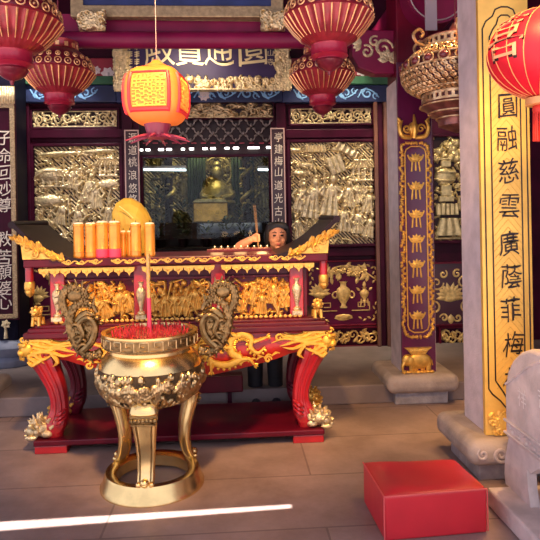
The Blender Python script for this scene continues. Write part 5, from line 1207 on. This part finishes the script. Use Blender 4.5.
# handles: rearing dragons with curled crest
def handle(f):
    o = None; y = BYc
    def hp(px, py, dy=0.): return (BX+f*(px-151)*kb, y+dy, bz_(py))
    mb = MB()
    P1 = [hp(199, 349), hp(209, 353), hp(219, 347), hp(226, 334), hp(229, 320), hp(226, 307), hp(217, 301), hp(208, 303), hp(203, 311)]
    sweep(mb, P1, [.022, .027, .031, .032, .030, .027, .023, .018, .012], 6, 12, .85)
    P2 = [hp(227, 318), hp(233, 309), hp(236, 299), hp(234, 290), hp(227, 285), hp(218, 286), hp(213, 293), hp(216, 300), hp(222, 299)]
    sweep(mb, P2, [.024, .026, .026, .025, .023, .021, .018, .015, .011], 6, 12, .85)
    P3 = [hp(216, 347, -.03), hp(207, 338, -.035), hp(203, 325, -.04), hp(209, 315, -.045), hp(218, 320, -.045), hp(215, 331, -.045), hp(220, 339, -.045)]
    sweep(mb, P3, [.022, .022, .021, .020, .018, .016, .008], 6, 8)
    mb.ell(hp(215, 328, .0), (.085, .022, .125), 20, 14, Matrix.Rotation(-f*.22, 3, 'Y')); mb.ell(hp(224, 293, .0), (.050, .018, .045), 16, 10)
    rg = random.Random(40)
    for i in range(34):
        a, r = rg.uniform(0, 6.28), math.sqrt(rg.random()); q = hp(215+12*r*math.cos(a), 328+19*r*math.sin(a), -.020-.008*rg.random()); w0 = rg.random()*6
        mb.tube([(q[0]+.014*(1-.7*v)*math.cos(w0+v*7), q[1], q[2]+.014*(1-.7*v)*math.sin(w0+v*7)) for v in np.linspace(0, 1, 9)], .0055, 5)
    for Q, r in ((P1, .029), (P2, .024)):
        S = smooth_path(Q, 4)
        for i in range(2, len(S)-3, 2):
            T = (S[i+1]-S[i-1]).normalized(); N = Vector((T.z, 0, -T.x))*(f); mb.tube([S[i]+N*r*.6, S[i]+N*(r+.022)-T*.014], [.010, .003], 5)
            for w_ in (-.6, 0, .6): mb.ell(S[i]+N*r*w_+Vector((0, -r*.75*math.cos(w_), 0))+T*(.006 if w_ else 0), (.010, .007, .010), 6, 4)
    mb.ell(hp(203, 316, -.01), (.030, .026, .022)); mb.ell(hp(199, 321, -.012), (.020, .018, .012)); mb.ell(hp(203, 327, -.012), (.016, .016, .007))
    for k in range(4): mb.tube([hp(206, 312, -.02), hp(213+k, 308+k*4, -.035)], [.008, .003], 5)
    for (a, b, c_, d_) in ((224, 335, 212, 338), (226, 322, 216, 327), (222, 346, 210, 342)): sweep(mb, [hp(a, b, -.03), hp((a+c_)/2, (b+d_)/2-4, -.045), hp(c_, d_, -.04)], [.013, .011, .008], 4, 6)
    for k in range(5): mb.ell(hp(200+k*3, 353+k % 2, -.015), .013, 8, 6)
    mb.build('dragon_handle', brass_dark, t)
handle(1); handle(-1)
# ash with burnt-down incense
MB().lathe([(.253, zr1-.03), (.16, zr1-.012), (0, zr1-.004)], b0, 40).build('ash_bed', mat('reddish_ash', (.35, .08, .05), .9, 0, var=.5, vs=60, bump=.6, bs=90), t)
rg = random.Random(6); mb = MB()
for i in range(260):
    a, r = rg.uniform(0, 6.28), .235*math.sqrt(rg.random()); q = Vector((BX+r*math.cos(a), BYc+r*math.sin(a), zr1-.03)); h = rg.uniform(.03, .065)
    mb.tube([q, q+Vector((rg.uniform(-.014, .014), rg.uniform(-.014, .014), h))], .0032, 4)
o = tag(mb.build('burnt_incense', mat('incense_red', (.60, .04, .05), .7, 0, var=.3, vs=30), None), 'dense red stubs of burnt incense in the ash of the burner', 'incense', kind='stuff')
p0 = at(149.5, 322, 3.53); p1 = at(148, 254, 3.53)
t = thing('giant_incense_stick', 'tall thick incense stick, gold above and pink below, standing in the burner', 'incense stick', (p0.x, 3.53, zr1-.03))
pm_ = p0.lerp(p1, .36); a_b = (p0.x, 3.53, zr1-.03)
MB().tube([a_b, pm_], .0125, 12).build('pink_handle', pink, t); mb = MB(); mb.tube([pm_, p1], .0125, 12); mb.build('gold_shaft', gold_paint, t)
mb = MB(); 
for i in range(26): u = i/26; q = pm_.lerp(p1, u); mb.ell((q.x+.006*math.sin(i*1.9), q.y-.010, q.z), (.005, .004, .006), 6, 4)
mb.build('relief_pattern', mat('incense_carving', (.80, .48, .22), .5, .2), t)

# ------------------------------------------------------------------ woman behind the table
WY = 4.98; hc = at(277.5, 237, WY); hx, hy, hz = hc.x, WY, hc.z
def voxel_join(mb, name, mt, parent, vox, sm=3):
    o = mb.build(name, mt, None); r = o.modifiers.new('r', 'REMESH'); r.mode = 'VOXEL'; r.voxel_size = vox
    s_ = o.modifiers.new('s', 'SMOOTH'); s_.iterations = sm; s_.factor = .5
    dg = bpy.context.evaluated_depsgraph_get(); me = bpy.data.meshes.new_from_object(o.evaluated_get(dg)); o.modifiers.clear(); o.data = me; me.name = name
    for p in me.polygons: p.use_smooth = True
    if not me.materials: me.materials.append(mt)
    if parent is not None:
        me.transform(Matrix.Translation(-parent.location)); o.parent = parent
    return o
t = thing('person', 'woman in dark clothes with black hair holding incense up behind the altar table', 'person', (hx-.03, WY+.02, 0))
skin = mat('warm_skin', (.72, .34, .20), .5, 0, var=.08, vs=12)
mb = MB(); lean = .03
mb.ell((hx, hy, hz+.018), (.080, .088, .098), 20, 14); mb.ell((hx, hy-.022, hz-.042), (.070, .062, .066), 18, 12); mb.ell((hx, hy-.065, hz-.092), (.026, .022, .020), 12, 8)   # skull, jaw, chin
mb.tube([(hx, hy-.084, hz+.018), (hx, hy-.098, hz-.018), (hx, hy-.088, hz-.03)], [.008, .013, .010], 10); mb.ell((hx-.012, hy-.088, hz-.026), (.009, .009, .007)); mb.ell((hx+.012, hy-.088, hz-.026), (.009, .009, .007))
for f in (-1, 1): mb.ell((hx+f*.040, hy-.060, hz-.030), (.026, .022, .022)); mb.ell((hx+f*.074, hy-.002, hz-.008), (.010, .020, .028)); mb.ell((hx+f*.03, hy-.078, hz+.034), (.022, .012, .008))
mb.ell((hx, hy-.082, hz-.056), (.022, .010, .007)); mb.ell((hx, hy-.080, hz-.066), (.018, .010, .007))
bx, by_ = hx-.03, hy+.06; px_ = hx-.125
mb.tube([(hx, hy+.02, hz-.06), (bx, by_-.01, hz-.15)], [.052, .056], 14)
mb.lathe([(.10, .80), (.155, .84), (.165, .92), (.145, 1.02), (.135, 1.10), (.15, 1.20), (.165, 1.28), (.15, 1.35), (.09, 1.40), (.05, 1.43)], (bx, by_, hz-1.545), 24, 1.1, .68); mb.ell((px_+.03, by_, .92), (.16, .11, .13))
for f in (-1, 1):
    fx = px_+f*.085
    mb.tube(smooth_path([(px_+f*.06, by_, .86), (fx, by_-.01, .48), (fx, by_-.02, .42), (fx+f*.005, by_+.01, .09)], 4), lerp_list([.088, .055, .05, .036], 13), 14); mb.ell((fx, by_-.045, .045), (.04, .10, .035))
# right arm, seen on the left of her face, reaching forward over the table
tw = at(256, 238, WY-.17); hand = Vector((tw.x, WY-.17, tw.z)); el = at(240.5, 243, WY-.10); elb = Vector((el.x, WY-.10, el.z-.01)); sh = Vector((bx-.155, by_-.0, hz-.20)); wr = hand+Vector((-.035, .012, -.008))
mb.tube(smooth_path([sh, (sh+elb)/2+Vector((-.03, .0, -.08)), elb+Vector((-.02, .02, -.03))], 4), lerp_list([.05, .045, .042], 9), 12); mb.tube(smooth_path([elb+Vector((-.02, .02, -.03)), elb+Vector((.02, -.01, -.002)), wr], 4), lerp_list([.040, .040, .028], 9), 12)
mb.ell(hand+Vector((-.004, .004, 0)), (.040, .024, .036), 14, 10)
stick0 = at(258.5, 248, WY-.19); stick1 = at(254.5, 205, WY-.24); stick0 = Vector(stick0); stick1 = Vector(stick1); sd = (stick1-stick0).normalized(); grip = stick0+sd*.085
for k, (dz, L_) in enumerate(((.026, .9), (.009, 1.), (-.008, .95), (-.024, .78))):
    g0 = grip+sd*dz; mb.tube(smooth_path([hand+Vector((.0, -.006, dz*1.0)), hand+Vector((.024, -.026, dz)), g0+Vector((.012*L_, -.012, 0)), g0+Vector((.008, .010, -.002))], 4), lerp_list([.010, .0095, .009, .0075], 13), 8)
mb.tube(smooth_path([hand+Vector((-.012, -.018, .026)), hand+Vector((.004, -.034, .034)), grip+Vector((-.006, -.014, .038))], 4), lerp_list([.012, .011, .008], 9), 8)
# left arm down at her side
mb.tube(smooth_path([(bx+.155, by_, hz-.20), (bx+.21, by_+.02, hz-.45), (bx+.20, by_-.06, hz-.68)], 4), lerp_list([.05, .042, .028], 9), 12); lh = Vector((bx+.20, by_-.08, hz-.73)); mb.ell(lh, (.018, .032, .045), 12, 8)
for k in range(4): mb.tube(smooth_path([lh+Vector((0, .022-.015*k, -.03)), lh+Vector((-.004, .022-.016*k, -.065)), lh+Vector((-.018, .020-.015*k, -.09+.004*abs(k-1.5)))], 3), .0085, 7)
mb.tube([lh+Vector((-.008, -.03, .01)), lh+Vector((-.02, -.045, -.02)), lh+Vector((-.024, -.045, -.045))], .009, 7)
body = voxel_join(mb, 'body', skin, t, .0055, 2)
eye = mat('dark_eye', (.015, .010, .010), .2); lip = mat('lip', (.50, .12, .10), .5)
for f in (-1, 1): MB().ell((hx+f*.032, hy-.081, hz+.014), (.016, .009, .0075), 12, 8).build('eye', eye, t); MB().tube([(hx+f*.014, hy-.090, hz+.038), (hx+f*.032, hy-.090, hz+.044), (hx+f*.050, hy-.078, hz+.038)], [.003, .0045, .002], 6).build('eyebrow', eye, t)
mb = MB(); mb.ell((hx, hy-.087, hz-.056), (.021, .008, .005), 12, 6); mb.ell((hx, hy-.086, hz-.065), (.016, .008, .0055), 12, 6); mb.build('lips', lip, t)
hm = mat('black_hair', (.010, .007, .008), .38, 0, var=.4, vs=60)
mb = MB(); mb.ell((hx+.002, hy+.026, hz+.036), (.090, .094, .094), 24, 16)
for k in range(34):
    u = (k/33-.5)*2; a = u*1.25
    # strands from the crown to the fringe and down the sides
    top = Vector((hx+.01*u, hy+.0, hz+.122)); side = Vector((hx+.100*math.sin(a*1.15), hy-.062*math.cos(a*1.15)+.004, hz+.082-.03*abs(u)))
    endz = hz+.076+.010*math.sin(k*2.1)-.03*abs(u-.12) if abs(u) < .62 else hz-.045-.12*(abs(u)-.62)
    mb.tube(smooth_path([top, (top+side)/2+Vector((.02*u, -.02*(1-abs(u)), .022)), side, Vector((side.x*1.0+(.004*u), side.y+.010, endz))], 4), lerp_list([.009, .010, .009, .004], 13), 6)
for k in range(16): a = -.3+PI*1.2*k/15-.05; mb.tube(smooth_path([(hx, hy+.03, hz+.10), (hx+.095*math.cos(a), hy+.03+.085*math.sin(a), hz+.03), (hx+.088*math.cos(a), hy+.03+.08*math.sin(a), hz-.10)], 4), lerp_list([.02, .022, .012], 9), 7)
mb.build('hair', hm, t)
cloth = mat('black_cloth', (.018, .016, .022), .8, 0, var=.3, vs=20)
mb = MB(); mb.lathe([(.13, .78), (.175, .82), (.18, .92), (.165, 1.02), (.16, 1.10), (.17, 1.20), (.182, 1.28), (.165, 1.36), (.10, 1.41), (.066, 1.43)], (bx, by_, hz-1.545), 28, 1.12, .74); mb.ell((px_+.03, by_, .90), (.18, .125, .14))
mb.tube(smooth_path([sh+Vector((.03, 0, .01)), (sh+elb)/2+Vector((-.03, 0, -.08)), elb+Vector((-.02, .02, -.032))], 4), lerp_list([.066, .058, .052], 9), 12); mb.tube(smooth_path([(bx+.14, by_, hz-.19), (bx+.21, by_+.02, hz-.45), (bx+.202, by_-.05, hz-.64)], 4), lerp_list([.066, .054, .042], 9), 12)
voxel_join(mb, 'jacket', cloth, t, .010, 3)
mb = MB()
for f in (-1, 1): fx = px_+f*.085; mb.tube(smooth_path([(px_+f*.06, by_, .90), (fx, by_-.005, .50), (fx, by_-.005, .40), (fx+f*.004, by_+.0, .09)], 4), lerp_list([.108, .078, .072, .062], 13), 16)
voxel_join(mb, 'trousers', mat('black_trousers', (.010, .010, .015), .7, 0, var=.3, vs=15), t, .010, 3)
for f in (-1, 1):
    fx = px_+f*.087; mb = MB(); mb.ell((fx, by_-.05, .045), (.047, .12, .044), 18, 10); mb.span(fx-.042, fx+.042, by_-.15, by_+.06, 0, .018); mb.build('shoe', mat('dark_shoe', (.022, .020, .032), .5), t)
    MB().lathe([(.047, .07), (.045, .10)], (fx, by_-.0, 0), 14).build('sock', white_paint, t)
t = thing('incense_sticks', 'thin incense sticks held upright in the woman\'s raised hand', 'incense stick', tuple(stick0))
for k in range(3): d = Vector((.004*(k-1), .002*(k % 2), 0)); MB().tube([stick0+d, stick1+d*2.2], .0018, 6).build('stick', mat('stick_brown', (.45, .26, .12), .7), t)

# ------------------------------------------------------------------ bench behind, stool and stone table in front
a, b = at(163, 391, 4.94), at(243, 391, 4.94)
t = thing('low_bench', 'low maroon bench on the floor behind the altar table left of the woman', 'bench', ((a.x+b.x)/2, 4.94, 0))
MB().span(a.x, b.x, 4.86, 5.0, .16, .30).build('seat', mar, t, smooth=False, bevel=.01)
for x in (a.x+.06, b.x-.13): MB().span(x, x+.035, 4.9, 4.96, 0, .16).build('leg', dark_wood, t, smooth=False)

sz = .235; p1 = at(383, 489, 2.90); g0 = at(383, 493, 2.88); g1 = at(487, 485, 2.94)
import itertools
def gz(px, py, z): 
    q = at(px, py, 1.0)-Vector((0, 0, EYE)); k = (z-EYE)/q.z; return q*k+Vector((0, 0, EYE))
c0, c1, c2, c3 = gz(384, 494, sz), gz(487, 486, sz), gz(455, 457, sz), gz(363, 460, sz)
t = thing('kneeling_stool', 'low box stool covered in red vinyl on the floor in front', 'stool', tuple(((c0+c1+c2+c3)/4).xy)+(0,))
red_v = mat('red_vinyl', (.62, .020, .035), .38, 0, var=.06, vs=5, bump=.08, bs=14, coat=.15)
def cushion(cs, z0, z1, nm, mtx, dome, bev, parent):
    mb = MB(); n = 18; vs = []
    for i in range(n+1):
        for j in range(n+1):
            u, v = i/n, j/n; q = cs[0]*(1-u)*(1-v)+cs[1]*u*(1-v)+cs[2]*u*v+cs[3]*(1-u)*v; w_ = min(1, 9*u*(1-u))*min(1, 9*v*(1-v)); vs.append((q.x, q.y, z1-dome*(1-w_)+.003*math.sin(u*9)*math.sin(v*7)))
    fs = [(i*(n+1)+j, (i+1)*(n+1)+j, (i+1)*(n+1)+j+1, i*(n+1)+j+1) for i in range(n) for j in range(n)]
    rim = [i*(n+1) for i in range(n+1)]+[n*(n+1)+j for j in range(1, n+1)]+[i*(n+1)+n for i in range(n-1, -1, -1)]+[j for j in range(n-1, 0, -1)]
    o = len(vs); vs += [(vs[i][0], vs[i][1], z0) for i in rim]; k = len(rim); fs += [(rim[i], rim[(i+1) % k], o+(i+1) % k, o+i) for i in range(k)]+[tuple(range(o, o+k))]
    mb.add(vs, fs); return mb.build(nm, mtx, parent, bevel=bev, seg=4)
cushion((c0, c1, c2, c3), .0, sz, 'vinyl_cover', red_v, .012, .012, t)
mb = MB(); cen = (c0+c1+c2+c3)/4
for q in (c0, c1): d = (q-cen); d.z = 0; d = d.normalized()*.001; mb.tube([(q.x+d.x, q.y+d.y, .01), (q.x+d.x, q.y+d.y, sz-.02)], .004, 6)
mb.tube([(c0.x, c0.y-.001, sz-.014), (c1.x, c1.y-.001, sz-.014)], .004, 6); mb.tube([(c0.x, c0.y, sz-.014), (c3.x, c3.y, sz-.014)], .004, 6); mb.build('seam_piping', mat('worn_red_piping', (.70, .10, .10), .45), t)

# carved stone table, seen on its left end
X0 = 1.475
def atX(px, py, X=X0):
    q = at(px, py, 1.0)-Vector((0, 0, EYE)); return q*(X/q.x)+Vector((0, 0, EYE))
s0 = gz(487, 487, .10)
t = thing('stone_table', 'pale carved stone table with rounded shoulder and arched legs at the right edge', 'stone table', (X0+.4, 2.7, 0))
pale = mat('rosy_white_stone', (.62, .53, .51), .7, 0, var=.15, vs=9, bump=.4, bs=55)
MB().span(s0.x, s0.x+1.2, 1.9, s0.y, 0, .10).build('base_slab', pale, t, smooth=False, bevel=.012)
def yzpoly(mb, P, x0, x1):
    k = len(P); mb.add([(x0, y, z) for y, z in P]+[(x1, y, z) for y, z in P], [tuple(range(k)), tuple(range(2*k-1, k-1, -1))]+[(i, i+k, (i+1) % k+k, (i+1) % k) for i in range(k)])
yb = atX(505, 420).y; yf = 2.0; mid = (yb+yf)/2
zA, zT = atX(505.5, 437).z, atX(525, 349).z
half = [(yb, zA), (yb, atX(505, 395).z), (yb-.005, atX(504, 385).z), (atX(507, 371).y, atX(507, 371).z), (atX(512, 360).y, atX(512, 360).z), (atX(520, 352).y, atX(520, 352).z), (atX(528, 348).y, zT+.005), (atX(540, 345).y, zT+.015)]
P = half+[(2*mid-y, z) for y, z in half[::-1]]
mb = MB(); yzpoly(mb, P, X0, X0+.75); mb.build('apron_block', pale, t, ang=30, bevel=.02, seg=3)
lg = [(atX(507, 438).y, zA+.01), (atX(506, 460).y, .33), (atX(503.5, 480).y, .23), (atX(503, 490).y, .15), (atX(504, 499).y, .10), (atX(529, 515).y, .10), (atX(526, 488).y, .19), (atX(525, 470).y, .29), (atX(528, 458).y, zA-.10), (atX(536, 452).y, zA-.04), (atX(548, 450).y, zA-.005), (atX(550, 438).y, zA+.01)]
for P, x0, x1 in ((lg, X0+.01, X0+.06), ([(2*mid-y, z) for y, z in lg], X0+.01, X0+.06), (lg, X0+.58, X0+.73), ([(2*mid-y, z) for y, z in lg], X0+.58, X0+.73)):
    mb = MB(); yzpoly(mb, P, x0, x1); mb.build('leg', pale, t, smooth=False)
mb = MB()
for a in ((509, 422), (507.5, 433)): p = atX(*a); mb.tube([(X0-.003, yb, p.z), (X0-.003, 2*mid-yb, p.z)], .008, 8)
p0, p1, p2, p3 = atX(506, 384), atX(516, 376), atX(530, 366), atX(545, 361); mb.tube(smooth_path([(X0-.002, q.y, q.z) for q in (p0, p1, p2, p3)], 5), .007, 8)
rg = random.Random(5)
for i in range(26): y, z = rg.uniform(mid, yb-.03), rg.uniform(atX(508, 431).z, atX(509, 424).z); mb.ell((X0-.002, y, z), (.006, .018, .010), 8, 5)
mb.build('apron_carving', pale, t)
for ch, q in (('祥', (522.5, 398)), ('吉', (543, 399))):
    p = atX(*q); V, F = char_mesh(ch); mb = MB(); mb.add([(X0-.004, p.y-a*.085, p.z+b*.10) for a, b in V], F); mb.build('character', mat('chalk_white', (.80, .74, .72), .7), t, smooth=False)
